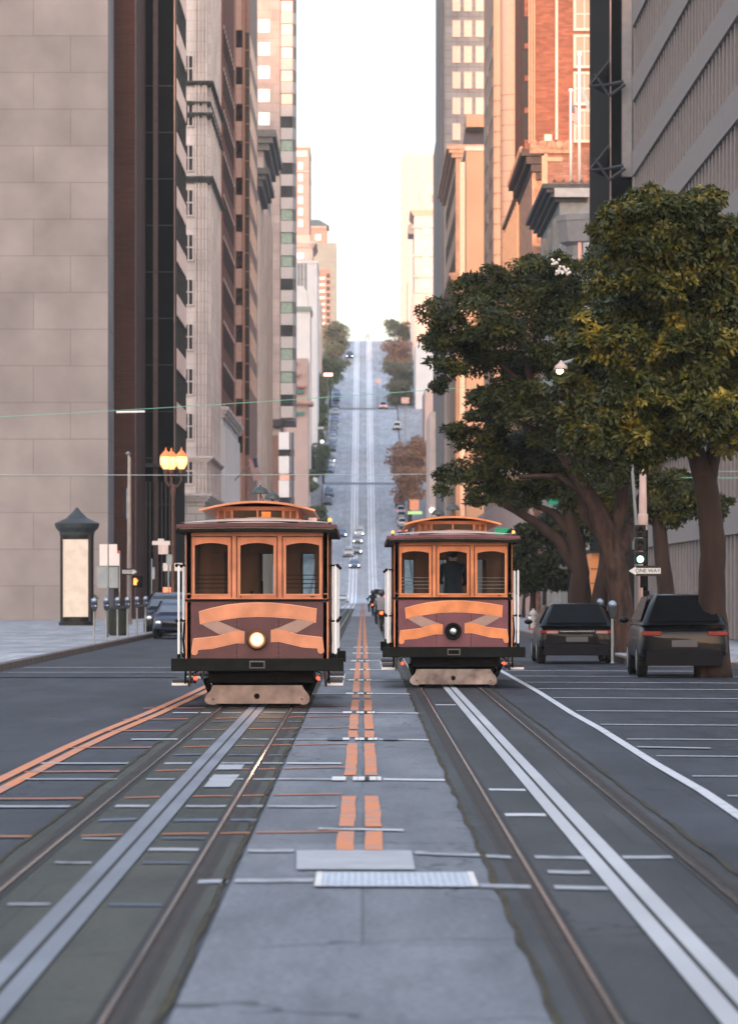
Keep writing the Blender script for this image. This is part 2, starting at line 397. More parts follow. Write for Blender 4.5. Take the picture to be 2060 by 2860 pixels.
# centre double line in runs
runs = [(29.3, 31.6), (32.2, 37.0), (41.2, 49.8), (51.8, 54.2), (54.9, 61.5), (63.3, 69.5), (70.8, 73.0), (75.0, 84), (86, 106), (112, 205), (207, 420), (425, 610)]
for a, b in runs:
    for s, xc, w in ((-1, -.122, .118), (1, .078, .122)):
        wstrip(xc, w, a, b, .012, 'yellow_line', YEL, road, amp=.006, step=.7, seed=int(a * 10) + s, wv=.06)
for x0, x1, d0, d1 in ((-2.8, -.18, 26.9, 0), ):
    pass
for D in (31.6, 37.4, 43.0, 49.6, 55.6, 60.6, 66.2):
    s = 1.0 * D / 40
    cross(-.18, -.78, D, D - .25 * s, .16 * s, YEL2)
    cross(-.82, -1.04, D - .27 * s, D - .4 * s, .16 * s, YEL2)
    cross(-1.12, -1.46, D - .42 * s, D - .5 * s, .16 * s, YEL2)
    cross(-1.74, -2.03, D - .6 * s, D - .8 * s, .16 * s, YEL2)
    cross(-2.38, -3.3, D - .9 * s, D - 1.0 * s, .18 * s, YEL2)
for dx in (0, .19):                                           # double yellow swinging in from the left
    b = MB(); vs = []; pts = [(-3.42, 36), (-3.36, 48), (-3.30, 53), (-3.12, 62), (-2.98, 72), (-2.9, 80), (-2.88, 104)]
    for x, d in pts: vs += [(x + dx - .06, d, .0115), (x + dx + .06, d, .0115)]
    b.add(vs, [(2 * i, 2 * i + 1, 2 * i + 3, 2 * i + 2) for i in range(len(pts) - 1)]).build('yellow_line', YEL, road)
# conduit bands across the street
for i, D in enumerate((26.3, 40.3, 51.1, 62.2, 73.7, 84.8, 96, 108, 121, 134)):
    w = .0075 * D * (1.3 if D < 45 else 1)
    if D > 30:
        cross(.19, .8, D, D - .2, w, WHT); cross(-.19, -.8, D, D, w * .9, WHT2)
        for xa, xb in ((-.29, -.16), (-.095, -.052), (-.046, .016), (.062, .126), (.133, .172)):
            quad([(xa, D - w), (xa, D + w), (xb, D + w), (xb, D - w)], 'tile_plate', WPLATE, z=.019, n=1)
        quad([(.019, D - w), (.019, D + w), (.059, D + w), (.059, D - w)], 'dark_hole', GROOVE, z=.019, n=1)
        cross(-.82, -1.03, D, D, w * .7, WHT2); cross(-1.12, -1.44, D, D + .1, w * .8, WHT2); cross(-1.76, -2.03, D, D, w * .7, WHT2)
        if i in (2, 3): cross(-2.2, -2.75, D, D, w * .8, WHT)
        cross(-3.2, -2.3, D, D, w * .5, WHT2) if i == 1 else None
    if D == 51.1:
        for xx in (-.33, .33): quad([(xx - .09, D - .5), (xx - .09, D + .6), (xx + .09, D + .6), (xx + .09, D - .5)], 'steel_plate', DPATCH, z=.021)
# foreground patches
quad([(-.42, 27.2), (-.45, 29.2), (.33, 29.2), (.33, 27.2)], 'concrete_patch', PATCH, z=.0165)
GRATE = mat('pale grating', (.34, .38, .43), .5, metal=.3, var=.3, scale=30, bump=.5)
quad([(-.26, 25.6), (-.25, 26.9), (.66, 26.9), (.68, 25.6)], 'grating', GRATE, z=.018, n=2)
for xx in (-.27, .67): quad([(xx - .02, 25.6), (xx - .02, 26.9), (xx + .02, 26.9), (xx + .02, 25.6)], 'grating_edge', WPLATE, z=.020, n=2)
gb = MB()
for k in range(22): gb.box(-.235 + k * .041, -.225 + k * .041, 25.65, 26.85, .018, .0205)
gb.build('grating_bars', mat('grating bar', (.5, .52, .55), .5, metal=.3), road)
cross(-.3, -.78, 26.2, 26.2, .32, WHT2); cross(-.82, -1.0, 26.1, 26.1, .3, WHT2); cross(.7, 1.0, 25.7, 25.6, .3, WHT2); cross(1.14, 1.45, 25.6, 25.5, .3, WHT2)
cross(.35, .78, 29, 28.7, .32, WHT2); cross(.82, .98, 28.6, 28.5, .3, WHT2); cross(1.14, 1.46, 28.5, 28.4, .3, WHT2); cross(1.72, 2.05, 28.5, 28.5, .3, WHT2)
cross(-.47, -.78, 29.2, 29.2, .3, WHT2); cross(-1.12, -1.46, 29.3, 29.3, .3, WHT2); cross(1.16, 1.42, 27, 26.9, .3, WHT2)
cross(-.33, .30, 31.9, 31.7, .22, WHT)
cross(1.12, 1.44, 38.2, 38.1, .35, WHT); cross(1.12, 1.44, 33.9, 33.9, .4, WHT); cross(1.12, 1.44, 66.5, 66.5, .5, WHT)
for D, a in ((44, .34), (35.2, .3)):
    cross(-.22, -.78, D, D, a, WHT2 if D < 40 else WHT); cross(-.82, -1.03, D, D, a, WHT2); cross(-1.12, -1.45, D, D, a, WHT2); cross(-1.75, -2.03, D, D, a * 1.2, WHT2); cross(-2.4, -3.3, D, D, a, WHT2)
for D in (33.1, 46.2, 58): cross(-1.12, -1.45, D, D, .35, BLU); cross(-1.75, -2.03, D + .2, D, .35, BLU); cross(-.82, -1.02, D, D, .3, BLU)
quad([(-1.43, 38.6), (-1.43, 41.2), (-1.18, 41.2), (-1.2, 38.6)], 'concrete_patch', PATCH, z=.0165)
quad([(-1.45, 42.4), (-1.45, 43.6), (-1.2, 43.6), (-1.2, 42.4)], 'concrete_patch', PATCH, z=.0165)
for D in (24.2, 27.9, 30.6): cross(-1.13, -1.43, D, D, .14, BLU); cross(-1.76, -2.0, D, D, .14, WHT2)
# right side: long white line and thin cross lines
b = MB(); vs = []; pts = [(2.93, 31), (3.0, 38), (2.99, 44), (3.04, 55), (3.02, 62), (3.07, 75), (3.05, 94), (3.08, 130), (3.08, 240)]
for x, d in pts: vs += [(x - .055, d, .0115), (x + .055, d, .0115)]
b.add(vs, [(2 * i, 2 * i + 1, 2 * i + 3, 2 * i + 2) for i in range(len(pts) - 1)]).build('white_line', WHT, road)
for D in (37, 41, 46, 51.2, 56.8, 63.2, 71, 77.5, 83, 89, 95): cross(3.14, 7.9, D, D - 1.0, .09 * D / 30, WHT)
cross(3.1, 3.9, 48.6, 48.2, .3, WHT2); cross(-7.8, -3.4, 99, 99, .5, WHT2); cross(-7.8, -3.4, 93, 93, .4, WHT2); cross(-7.8, -3.1, 88, 88, .9, ASPH)
# hill: lane lines, crossings, shadow lines at the side streets painted as darker bands
for x in (-3.4, 3.3): wstrip(x, .16, 620, 1150, .03, 'white_line', WHT2, road)
for x in (-.1, .12): wstrip(x, .08, 640, 1150, .03, 'yellow_line', mat('sun bleached line', (.5, .42, .36), .7), road)
def hillband(d0, d1, x0, x1, m, dz=.035, name='road_marking'):
    return sheet(x0, x1, d0, d1, dz, name, m, road)
for a, b_ in ((862, 878), (1002, 1017)): hillband(a, b_, -7.9, 7.9, MIDC, .036, 'side_street_shadow')
for a in (700, 704, 768, 772, 780, 784, 856, 882, 996, 1023): hillband(a, a + .8, -7.6, 7.6, WHT, .042)

# ---------------------------------------------------------------- people
SKIN = mat('skin', (.42, .24, .17), .6, var=.06)
HAIR = mat('dark hair', (.02, .014, .01), .7)
NAVY = mat('navy jacket', (.016, .02, .03), .85, var=.25, scale=6)
BLACKC = mat('black cloth', (.012, .012, .013), .9, var=.2)
def person(label, loc, rz, joints, edges, rad, mats, cat='person', zhead=1.5, zwaist=.95):
    me = bpy.data.meshes.new('person'); me.from_pydata(joints, edges, [])
    o = bpy.data.objects.new('person', me); col.objects.link(o)
    sk = o.modifiers.new('skin', 'SKIN'); ss = o.modifiers.new('sub', 'SUBSURF'); ss.levels = 2; ss.render_levels = 2
    for i, r in enumerate(rad):
        o.data.skin_vertices[0].data[i].radius = r if hasattr(r, '__len__') else (r, r)
    o.data.skin_vertices[0].data[0].use_root = True
    bpy.context.view_layer.update()
    m2 = bpy.data.meshes.new_from_object(o.evaluated_get(bpy.context.evaluated_depsgraph_get()))
    bpy.data.objects.remove(o)
    m2.name = 'person'; m2.materials.clear()
    for m in mats: m2.materials.append(m)
    for p in m2.polygons:
        z = p.center.z; p.use_smooth = True
        p.material_index = 0 if z > zhead else (1 if z > zwaist else 2)
    o = bpy.data.objects.new('person', m2); col.objects.link(o); o.location = loc; o.rotation_euler = (0, 0, rz)
    return tag(o, label, cat)
def standing(label, loc, rz, mats, hold=True):
    J = [(0, 0, .98), (0, 0, 1.18), (0, 0, 1.38), (0, .0, 1.52), (0, -.01, 1.60), (0, -.02, 1.70),
         (-.19, 0, 1.44), (-.25, -.05, 1.17), (-.2, -.3, 1.12), (-.19, -.37, 1.12), (.19, 0, 1.44), (.25, -.05, 1.17), (.2, -.3, 1.15), (.19, -.37, 1.15),
         (-.1, 0, .92), (-.11, -.01, .5), (-.11, .02, .09), (-.12, -.14, .04), (.1, 0, .92), (.11, -.01, .5), (.11, .02, .09), (.12, -.14, .04)]
    E = [(0, 1), (1, 2), (2, 3), (3, 4), (4, 5), (2, 6), (6, 7), (7, 8), (8, 9), (2, 10), (10, 11), (11, 12), (12, 13), (0, 14), (14, 15), (15, 16), (16, 17), (0, 18), (18, 19), (19, 20), (20, 21)]
    r = [(.17, .12), (.16, .11), (.19, .12), .055, .085, .085, .075, .052, .04, .035, .075, .052, .04, .035, .095, .065, .05, .04, .095, .065, .05, .04]
    o = person(label, loc, rz, J, E, r, mats, zhead=1.55)
    MB().ball((0, .012, 1.7), .105, 8, (1, 1.1, .95)).build('hair', HAIR, o, smooth=True)
    q = MB()
    for s in (-1, 1):
        q.ball((s * .035, -.115, 1.665), .011, 5)
    q.build('eyes', mat('eye', (.05, .04, .03), .3), o)
    MB().ball((0, -.125, 1.635), .017, 5, (1, 1, 1.5)).build('nose', SKIN, o)
    return o

# ---------------------------------------------------------------- cable cars
def cable_car(label, X, D, lit, up, low, rib, scrape, fs, rolls=0):
    t = thing('cable_car', label, 'cable car', (X, D, .022), 0, 'cable cars side by side on the two tracks')
    t.scale = (1, 1, 1)
    L = 8.3
    W = 1.075
    def endwall(y0, sign, main):
        # sign -1: faces -y ; y0 = outer plane
        ya, yb = (y0, y0 + .07) if sign < 0 else (y0 - .07, y0)
        c3 = (-.69, 0.0, .69); hw = .252
        z0, z1, zs = 1.63, 2.66, 1.71
        e = MB()
        e.box(-W, W, ya, yb, z0, zs)                                   # bottom rail
        edges = [-W] + sum([[c - hw, c + hw] for c in c3], []) + [W]
        for i in range(0, 8, 2): e.box(edges[i], edges[i + 1], ya, yb, zs, z1)
        for c in c3:
            a = arch(2 * hw, 2.44, .04, 12, c)
            e.prism(a + [(c + hw, z1), (c - hw, z1)], ya, yb)
        e.build('end_wall', up, t, bevel=.006)
        # raised sash mouldings
        yo = ya - .016 if sign < 0 else yb
        q = MB()
        for c in c3:
            w2 = .30
            q.box(c - w2 - .012, c - w2, yo, yo + .016, 1.655, 2.57).box(c + w2, c + w2 + .012, yo, yo + .016, 1.655, 2.57)
            q.box(c - w2 - .012, c + w2 + .012, yo, yo + .016, 2.57, 2.582)
        q.build('sash_moulding', SEAM if main else up, t)
        q = MB()
        for c in c3:
            q.box(c - hw - .022, c - hw - .001, yo - .004, yo + .012, zs + .0, 2.44).box(c + hw + .001, c + hw + .022, yo - .004, yo + .012, zs, 2.44).box(c - hw - .022, c + hw + .022, yo - .006, yo + .012, zs - .024, zs - .002)
        q.build('window_bead', rib, t)
        for c in c3:
            a = arch(2 * hw, 2.44, .036, 12, c)
            g = MB().prism([(c - hw + .001, zs + .001)] + [(c + hw - .001, zs + .001)] + list(reversed(a)), (ya + yb) / 2 - .004, (ya + yb) / 2 + .004).build('window', GLASS, t)
        q = MB().box(-W + .015, W - .015, ya, yb, .72, 1.598); q.build('dash_panel', low, t, bevel=.004)
        MB().box(-W - .01, W + .01, ya - .025, yb, 1.598, 1.63 if lit else 1.642).build('belt_rail', BLK, t, bevel=.004)
        q = MB().box(-W - .004, -W + .014, ya - .004, yb, .72, 1.598).box(W - .014, W + .004, ya - .004, yb, .72, 1.598); q.build('corner_strip', up, t)
    endwall(0.06, -1, True); endwall(L - .06, 1, False)
    yf = .06
    # panel seams, rivets
    q = MB()
    for x in (-.305, .325): q.box(x - .004, x + .004, yf - .002, yf + .01, .72, 1.6)
    q.box(-.305, .325, yf - .002, yf + .01, .728, .735); q.build('panel_seam', SEAM, t)
    q = MB()
    for x in (-.33, -.28, .30, .35):
        for k in range(11): q.ball((x, yf, .78 + k * .078), .0055, 4)
    for k in range(40): q.ball((-1.03 + k * .053, yf, 1.575), .005, 4)
    q.build('rivets', mat('rivet', (.22, .12, .1), .4, metal=.3), t)
    # ribbon: (crop px) -> local metres
    def m_(p): return ((p[0] - 777) * .001786, (1997 - p[1]) * .001786)
    top = [(290, 1190), (380, 1165), (520, 1135), (660, 1120), (780, 1115), (900, 1118), (1040, 1130), (1170, 1148), (1280, 1166)]
    bot = [(1272, 1282), (1200, 1265), (1060, 1245), (900, 1233), (780, 1231), (640, 1236), (500, 1256), (380, 1276), (297, 1296)]
    fl = [(300, 1292), (440, 1266), (600, 1335), (668, 1358), (560, 1368), (455, 1382)]
    ll = [(240, 1420), (330, 1412), (450, 1398), (540, 1362), (620, 1348), (668, 1360), (668, 1458), (600, 1455), (500, 1478), (400, 1502), (275, 1512), (272, 1540), (256, 1555), (232, 1550), (226, 1530)]
    mir = lambda P_: [(1566 - x, y - 12) for x, y in P_]
    def flat(poly, name, m, dy, grow=0):
        pts = [m_(p) for p in poly]
        if grow:
            cx = sum(p[0] for p in pts) / len(pts); cz = sum(p[1] for p in pts) / len(pts)
            out = []
            n = len(pts); area = sum(pts[i][0] * pts[(i + 1) % n][1] - pts[(i + 1) % n][0] * pts[i][1] for i in range(n))
            sg = 1 if area > 0 else -1
            for i in range(n):
                a = Vector(pts[i - 1]); c = Vector(pts[i]); d = Vector(pts[(i + 1) % n])
                e1 = (c - a).normalized(); e2 = (d - c).normalized(); nn = Vector((e1.y + e2.y, -(e1.x + e2.x))) * sg
                if nn.length > 1e-6: nn.normalize()
                out.append((c.x + nn.x * grow, c.y + nn.y * grow))
            pts = out
        return MB().prism(pts, yf - dy, yf - dy + .0025).build(name, m, t)
    for P_ in (top + bot, ll, mir(ll)): flat(P_, 'ribbon_outline', RIBEDGE, .006, .007)
    for P_ in (fl, mir(fl)): flat(P_, 'ribbon_fold', FOLD, .0095)
    for P_ in (top + bot, ll, mir(ll)): flat(P_, 'painted_ribbon', rib, .013)
    # headlamp
    hz = 1.02
    MB().lathe([(.11, .02), (.152, .015), (.156, -.03), (.148, -.055), (.125, -.06), (.108, -.03), (.105, 0)], (0, yf - .03, hz), 36, 'y').build('headlamp_rim', mat('bronze rim', (.09, .05, .03), .35, metal=.6) if lit else BLK, t, smooth=True)
    if lit:
        MB().lathe([(.11, 0), (.108, -.03), (.07, -.045), (.03, -.05), (.001, -.052)], (0, yf - .02, hz), 30, 'y').build('headlamp_lens', mat('warm lens', (.9, .5, .3), .2, emit=(1, .33, .14), es=.35), t, smooth=True)
        MB().lathe([(.075, 0), (.06, -.02), (.001, -.03)], (0, yf - .066, hz), 24, 'y').build('lamp_bulb', HEADL, t, smooth=True)
        ld = bpy.data.lights.new('headlamp_beam', 'SPOT'); ld.energy = 9; ld.color = (1, .6, .35); ld.spot_size = math.radians(70); ld.spot_blend = .8; ld.shadow_soft_size = .07
        lo = bpy.data.objects.new('headlamp_beam', ld); col.objects.link(lo); lo.parent = t; lo.location = (0, yf - .2, hz); lo.rotation_euler = (math.radians(72), 0, PI)
    else:
        MB().lathe([(.11, 0), (.105, -.03), (.075, -.035)], (0, yf - .02, hz), 30, 'y').build('headlamp_bowl', BLK, t, smooth=True)
        MB().lathe([(.068, 0), (.06, -.02), (.03, -.032), (.001, -.036)], (0, yf - .05, hz), 24, 'y').build('headlamp_lens', REFL, t, smooth=True)
    # bumper
    for y in (0, L):
        s = -1 if y == 0 else 1
        b = MB().box(-1.29, 1.31, min(y - .12 * 0, y + .0) - (.14 if s < 0 else 0), y + (0 if s < 0 else .14), .545, .735).build('bumper', BLK, t, bevel=.012)
    q = MB().box(-.11, .125, -.155, -.138, .585, .7).build('coupler_pocket', mat('worn plate', (.1, .1, .095), .45, metal=.4), t, bevel=.005)
    MB().box(-.09, .105, -.162, -.153, .605, .68).build('coupler_slot', DARK, q)
    # underframe
    MB().box(-.98, .98, -.02, L + .02, .56, .72).build('underframe', DARK, t)
    MB().box(-.74, .86, .08, .5, .36, .56).box(-.7, .8, .5, 2.3, .2, .56).build('truck', DARK, t, bevel=.02)
    MB().box(-.7, .8, L - 2.3, L - .2, .2, .56).build('truck', DARK, t, bevel=.02)
    for y in (.75, 1.75, L - 1.75, L - .75):
        MB().lathe([(.04, -.06), (.30, -.06), (.32, -.03), (.3, .05), (.04, .05)], (-.55, y, .31), 24, 'x').build('wheel', DARK, t)
        MB().lathe([(.04, -.05), (.3, -.05), (.32, .03), (.3, .06), (.04, .06)], (.55, y, .31), 24, 'x').build('wheel', DARK, t)
    bl = MB().tube([(-.78, .3, .42), (-.72, .35, .24), (-.66, .35, .12)], .05)
    bl.build('brake_rigging', DARK, t)
    MB().tube([(.88, .3, .42), (.8, .35, .24), (.74, .35, .12)], .05).build('brake_rigging', DARK, t)
    def sp(p): return ((p[0] - 785) * .001786, (1990 - p[1]) * .001786)
    pl = [(410, 1806), (1165, 1806), (1185, 1840), (1215, 1875), (1232, 1905), (1228, 1945), (1205, 1968), (1165, 1972), (1150, 1962), (440, 1962), (425, 1972), (375, 1966), (345, 1945), (342, 1915), (360, 1885), (395, 1850)]
    s1 = MB().prism([sp(p) for p in pl], -.02, .005).build('track_fender', scrape, t, bevel=.004)
    MB().lathe([(.001, -.006), (.042, -.006), (.042, .003), (.001, .003)], (0, -.02, .165), 18, 'y').build('tow_hole', DARK, s1).scale = (1, 1, 1)
    q = MB(); [q.ball((x, -.022, .12), .013, 5) for x in (-.66, .68)]; q.build('bolts', RUST, s1)
    # steps and side fittings
    for s in (-1, 1):
        for (ya, yb) in ((.35, 2.7), (L - 2.7, L - .35)):
            q = MB().box(min(s * 1.07, s * 1.29), max(s * 1.07, s * 1.29), ya, yb, .36, .40)
            q.build('step_board', mat('step grey', (.05, .055, .06), .6), t)
            MB().box(min(s * 1.06, s * 1.3), max(s * 1.06, s * 1.3), ya - .01, yb, .318, .357).build('step_edge', WHITEP, t)
            for y in (ya + .1, yb - .1):
                MB().tube([(s * 1.1, y, .33), (s * 1.04, y, .3), (s * 1.02, y, .56)], .022, 6).build('step_bracket', mat('bracket', (.1, .085, .08), .6), t)
        MB().ball((s * .925, -.02, .435), .03, 8).build('marker_lamp', REDL, t, smooth=True)
        MB().tube([(s * .925, .0, .435), (s * .98, .05, .5), (s * .86, .1, .56)], .01, 5).build('lamp_bracket', DARK, t)
        # side bench apron, posts
        MB().box(min(s * .93, s * 1.05), max(s * .93, s * 1.05), 2.75, L - 2.75, .72, 1.6).build('side_panel', low, t)
        MB().box(min(s * 1.02, s * 1.06), max(s * 1.02, s * 1.06), .15, 2.75, .72, .86).box(min(s * 1.02, s * 1.06), max(s * 1.02, s * 1.06), L - 2.75, L - .15, .72, .86).build('side_sill', up, t)
        for y in (.1, 1.4, 2.7, L - 2.7, L - 1.4, L - .1):
            MB().box(min(s * 1.0, s * 1.065), max(s * 1.0, s * 1.065), y - .04, y + .04, .72, 2.66).build('post', up if y in (.1,) else mat('dark post', (.05, .03, .02), .5), t)
        MB().box(min(s * .35, s * .8), max(s * .35, s * .8), .5, 2.6, 1.05, 1.1).build('bench_seat', WOODIN, t)
        MB().box(min(s * .32, s * .37), max(s * .32, s * .37), .5, 2.6, 1.1, 1.62).build('bench_back', WOODIN, t)
        MB().box(min(s * .35, s * .8), max(s * .35, s * .8), L - 2.6, L - .5, 1.05, 1.1).build('bench_seat', WOODIN, t)
        # white poles, pairs per open section
        for k, y in enumerate((.12, .95, 1.8, L - 1.8, L - .95, L - .12)):
            xo = s * (1.185 if k != 1 else 1.14)
            zt = 2.14
            p = MB().tube([(xo, y, .76), (xo, y, zt)], .018, 8).build('grab_pole', WHITEP, t)
            for z in (2.14, 1.30):
                MB().tube([(s * 1.03, y, z), (s * 1.21, y, z)], .016, 6).ball((s * 1.215, y, z), .027, 6).ball((s * 1.06, y, z), .024, 6).build('pole_bracket', BLK, p)
            MB().tube([(xo, y, .73), (xo, y, .80)], .026, 8).build('pole_socket', BLK, p)
        MB().tube([(s * 1.1, .2, 1.28), (s * 1.12, .2, 1.0), (s * 1.08, .18, .6), (s * 1.09, .2, .35)], .018, 6).build('hose', BLK, t)
        # cabin side windows
        for y in (3.15, 3.82, 4.5, 5.15):
            MB().box(min(s * 1.0, s * 1.01), max(s * 1.0, s * 1.01), y - .27, y + .27, 1.68, 2.4).build('side_window', GLASS, t)
        q = MB().box(min(s * .97, s * 1.04), max(s * .97, s * 1.04), 2.75, L - 2.75, 2.41, 2.66)
        for y in (2.8, 3.48, 4.16, 4.83, 5.5): q.box(min(s * .97, s * 1.04), max(s * .97, s * 1.04), y - .05, y + .05, 1.6, 2.41)
        q.build('cabin_side', up, t)
    # bulkheads with narrow openings to look through
    ops = [(-.58, -.42), (-.04, .27), (.62, .84)] if lit else [(-.86, -.66), (-.25, -.02), (.46, .68)]
    for y in (2.75, L - 2.75):
        q = MB().box(-1.0, 1.0, y - .02, y + .02, .72, 1.6).box(-1.0, 1.0, y - .02, y + .02, 2.36, 2.7)
        es_ = [-1.0] + [v for o_ in ops for v in o_] + [1.0]
        for i in range(0, 8, 2): q.box(es_[i], es_[i + 1], y - .02, y + .02, 1.6, 2.36)
        q.build('bulkhead', WOODIN, t, bevel=.004)
    MB().box(-1.0, 1.0, .1, L - .1, .72, .78).build('floor', DARK, t)
    # grip levers, brake lever
    MB().tube([(.05, .9, .75), (.05, 1.1, 1.9)], .022, 6).tube([(-.12, 1.0, .75), (-.1, .85, 1.75)], .018, 6).build('grip_lever', DARK, t)
    # guard bars behind outer windows
    q = MB()
    bm_ = mat('bar black', (.02, .02, .02), .4) if lit else mat('bar bright', (.4, .4, .38), .35, metal=.6)
    for x0, x1 in ((-.95, -.42), (.42, .95)):
        for k in range(4): q.tube([(x0, .16, 1.80 + k * .065), (x1, .16, 1.80 + k * .065)], .007, 5)
    q.build('guard_bars', bm_, t)
    # ceiling, roof
    A = arch(2.42, 2.70, .10, 16)
    MB().prism(A + [(1.21, 2.66), (-1.21, 2.66)], -.10, L + .1).build('roof_deck', CREAM, t, smooth=False)
    # sloped cream hood between fascia and clerestory
    vs = []; n = 16
    for i in range(n + 1):
        u = -1 + 2 * i / n; vs.append((u * 1.17, -.1, 2.782 + .03 * (1 - u * u)))
    for i in range(n + 1):
        u = -1 + 2 * i / n; vs.append((u * .72, .40, 2.835 + .045 * (1 - u * u)))
    MB().add(vs, [(i, i + 1, n + 2 + i, n + 1 + i) for i in range(n)]).build('roof_hood', CREAM, t, smooth=True)
    fa = arch(2.42, 2.757, .03, 16); fb = arch(2.42, 2.70, .02, 16)
    MB().prism(fa + list(reversed(fb)), -.16, -.10).build('roof_fascia', low, t, bevel=.006)
    MB().prism(fa + list(reversed(fb)), L + .10, L + .16).build('roof_fascia', low, t, bevel=.006)
    fc = arch(2.44, 2.682, .02, 16); fd = arch(2.42, 2.63, .02, 16)
    MB().prism(fc + list(reversed(fd)), -.175, L + .17).build('drip_rail', BLK, t, bevel=.005)
    for s in (-1, 1): MB().box(min(s * 1.16, s * 1.215), max(s * 1.16, s * 1.215), -.1, L + .1, 2.64, 2.735).build('side_fascia', low, t, bevel=.01)
    # clerestory
    cw = .62; z0, z1 = 2.80, 3.0
    c = MB().box(-cw, cw, .42, L - .42, z0, z0 + .05).box(-cw, cw, .42, L - .42, z1 - .02, z1 + .04)
    for x0, x1 in ((-cw, -.37), (-.015, .015), (.37, cw)): c.box(x0, x1, .42, .47, z0 + .05, z1 - .02).box(x0, x1, L - .47, L - .42, z0 + .05, z1 - .02)
    for s in (-1, 1):
        for k in range(9): c.box(min(s * cw, s * (cw - .05)), max(s * cw, s * (cw - .05)), .47 + k * .84, .6 + k * .84, z0 + .05, z1 - .02)
    c.build('clerestory', up, t, bevel=.004)
    q = MB()
    for s in (-1, 1):
        for a, b_ in ((.41, .485), (.51, .585)): q.box(min(s * a, s * b_), max(s * a, s * b_), .412, .422, z0 + .06, z1 - .03)
    q.build('clerestory_louvre', mat('brown inset', (.17, .06, .03), .5), t)
    for x0, x1 in ((-.365, -.02), (.02, .365)): MB().box(x0, x1, .43, .44, z0 + .052, z1 - .022).build('clerestory_window', mat('amber glass', (.05, .025, .012), .25, var=.3), t)
    if lit: MB().box(.06, .2, .424, .428, z0 + .08, z1 - .04).build('lit_pane', mat('glowing pane', (.7, .2, .05), .4, emit=(1, .25, .05), es=.1, var=.4, scale=14), t)
    ar = arch(1.74, 2.985, .135, 18); ab = arch(1.70, 2.965, .125, 18)
    MB().prism(ar + list(reversed(ab)), .12, L - .12).build('clerestory_roof', mat('pale orange roof', (.55, .33, .24), .6, var=.1) if lit else mat('orange roof', (.5, .22, .12), .6, var=.1), t, bevel=.006)
    ar = arch(1.76, 2.99, .13, 18); ab = arch(1.76, 2.955, .13, 18)
    MB().prism(ar + list(reversed(ab)), .095, .125).build('roof_trim', rib, t, bevel=.006)
    # bells
    for bx, by, bs in (((.03, .9, 1), (.2, 1.5, .95)) if lit else ((.01, .9, 1), (-.25, 1.5, .95))):
        zb = 3.245 if bs == 1 else 3.17
        MB().lathe([(.128 * bs, 0), (.13 * bs, .012), (.115 * bs, .05), (.085 * bs, .085), (.04, .105), (.015, .11), (.015, .13), (.001, .132)], (bx, by, zb), 24).build('bell', BELL, t, smooth=True)
        MB().tube([(bx, by, 3.08), (bx, by, zb + .04)], .014, 6).tube([(bx + .06, by, 3.1), (bx, by, zb)], .012, 5).box(bx - .09, bx + .09, by - .06, by + .06, 3.09, 3.13).build('bell_stand', mat('bell bracket', (.16, .08, .06), .6), t)
    # roof lamps, small things
    for s in ((1,) if lit else (-1, 1)):
        l = MB().lathe([(.03, 0), (.032, .03), (.02, .055), (.001, .06)], (s * 1.1, .1, 2.80), 12).build('roof_lamp', AMBER, t, smooth=True)
        MB().tube([(s * 1.1, .1, 2.76), (s * 1.1, .1, 2.81)], .025, 8).build('lamp_base', DARK, l)
    MB().tube([(-.6, .3, 2.845), (-.4, .28, 2.85), (-.2, .28, 2.87), (-.04, .3, 2.89)], .006, 5).build('roof_cable', SEAM, t)
    if lit: MB().box(.77, .9, .5, .53, 2.82, 2.87).build('roof_placard', mat('pink placard', (.7, .45, .45), .6), t)
    # glass marks / latch
    MB().box(-.25, -.235, yf - .02, yf, 1.655, 1.675).box(.81, .87, yf - .02, yf, 1.665, 1.675).build('latch', DARK, t)
    return t
carL = cable_car('nearer orange and maroon cable car with its round headlamp lit, on the left track', -1.6, 64.9, True, ORANGE, MAROON, RIB, SCRAPE, 1)
carR = cable_car('right cable car, orange and maroon, with unlit black headlamp and two small roof lamps', 1.645, 78.3, False, ORANGE2, MAROON2, RIB2, SCRAPE2, 2)
standing('person in dark navy jacket standing behind the middle window of the right cable car', (1.66, 79.25, .78), PI, [SKIN, NAVY, BLACKC])

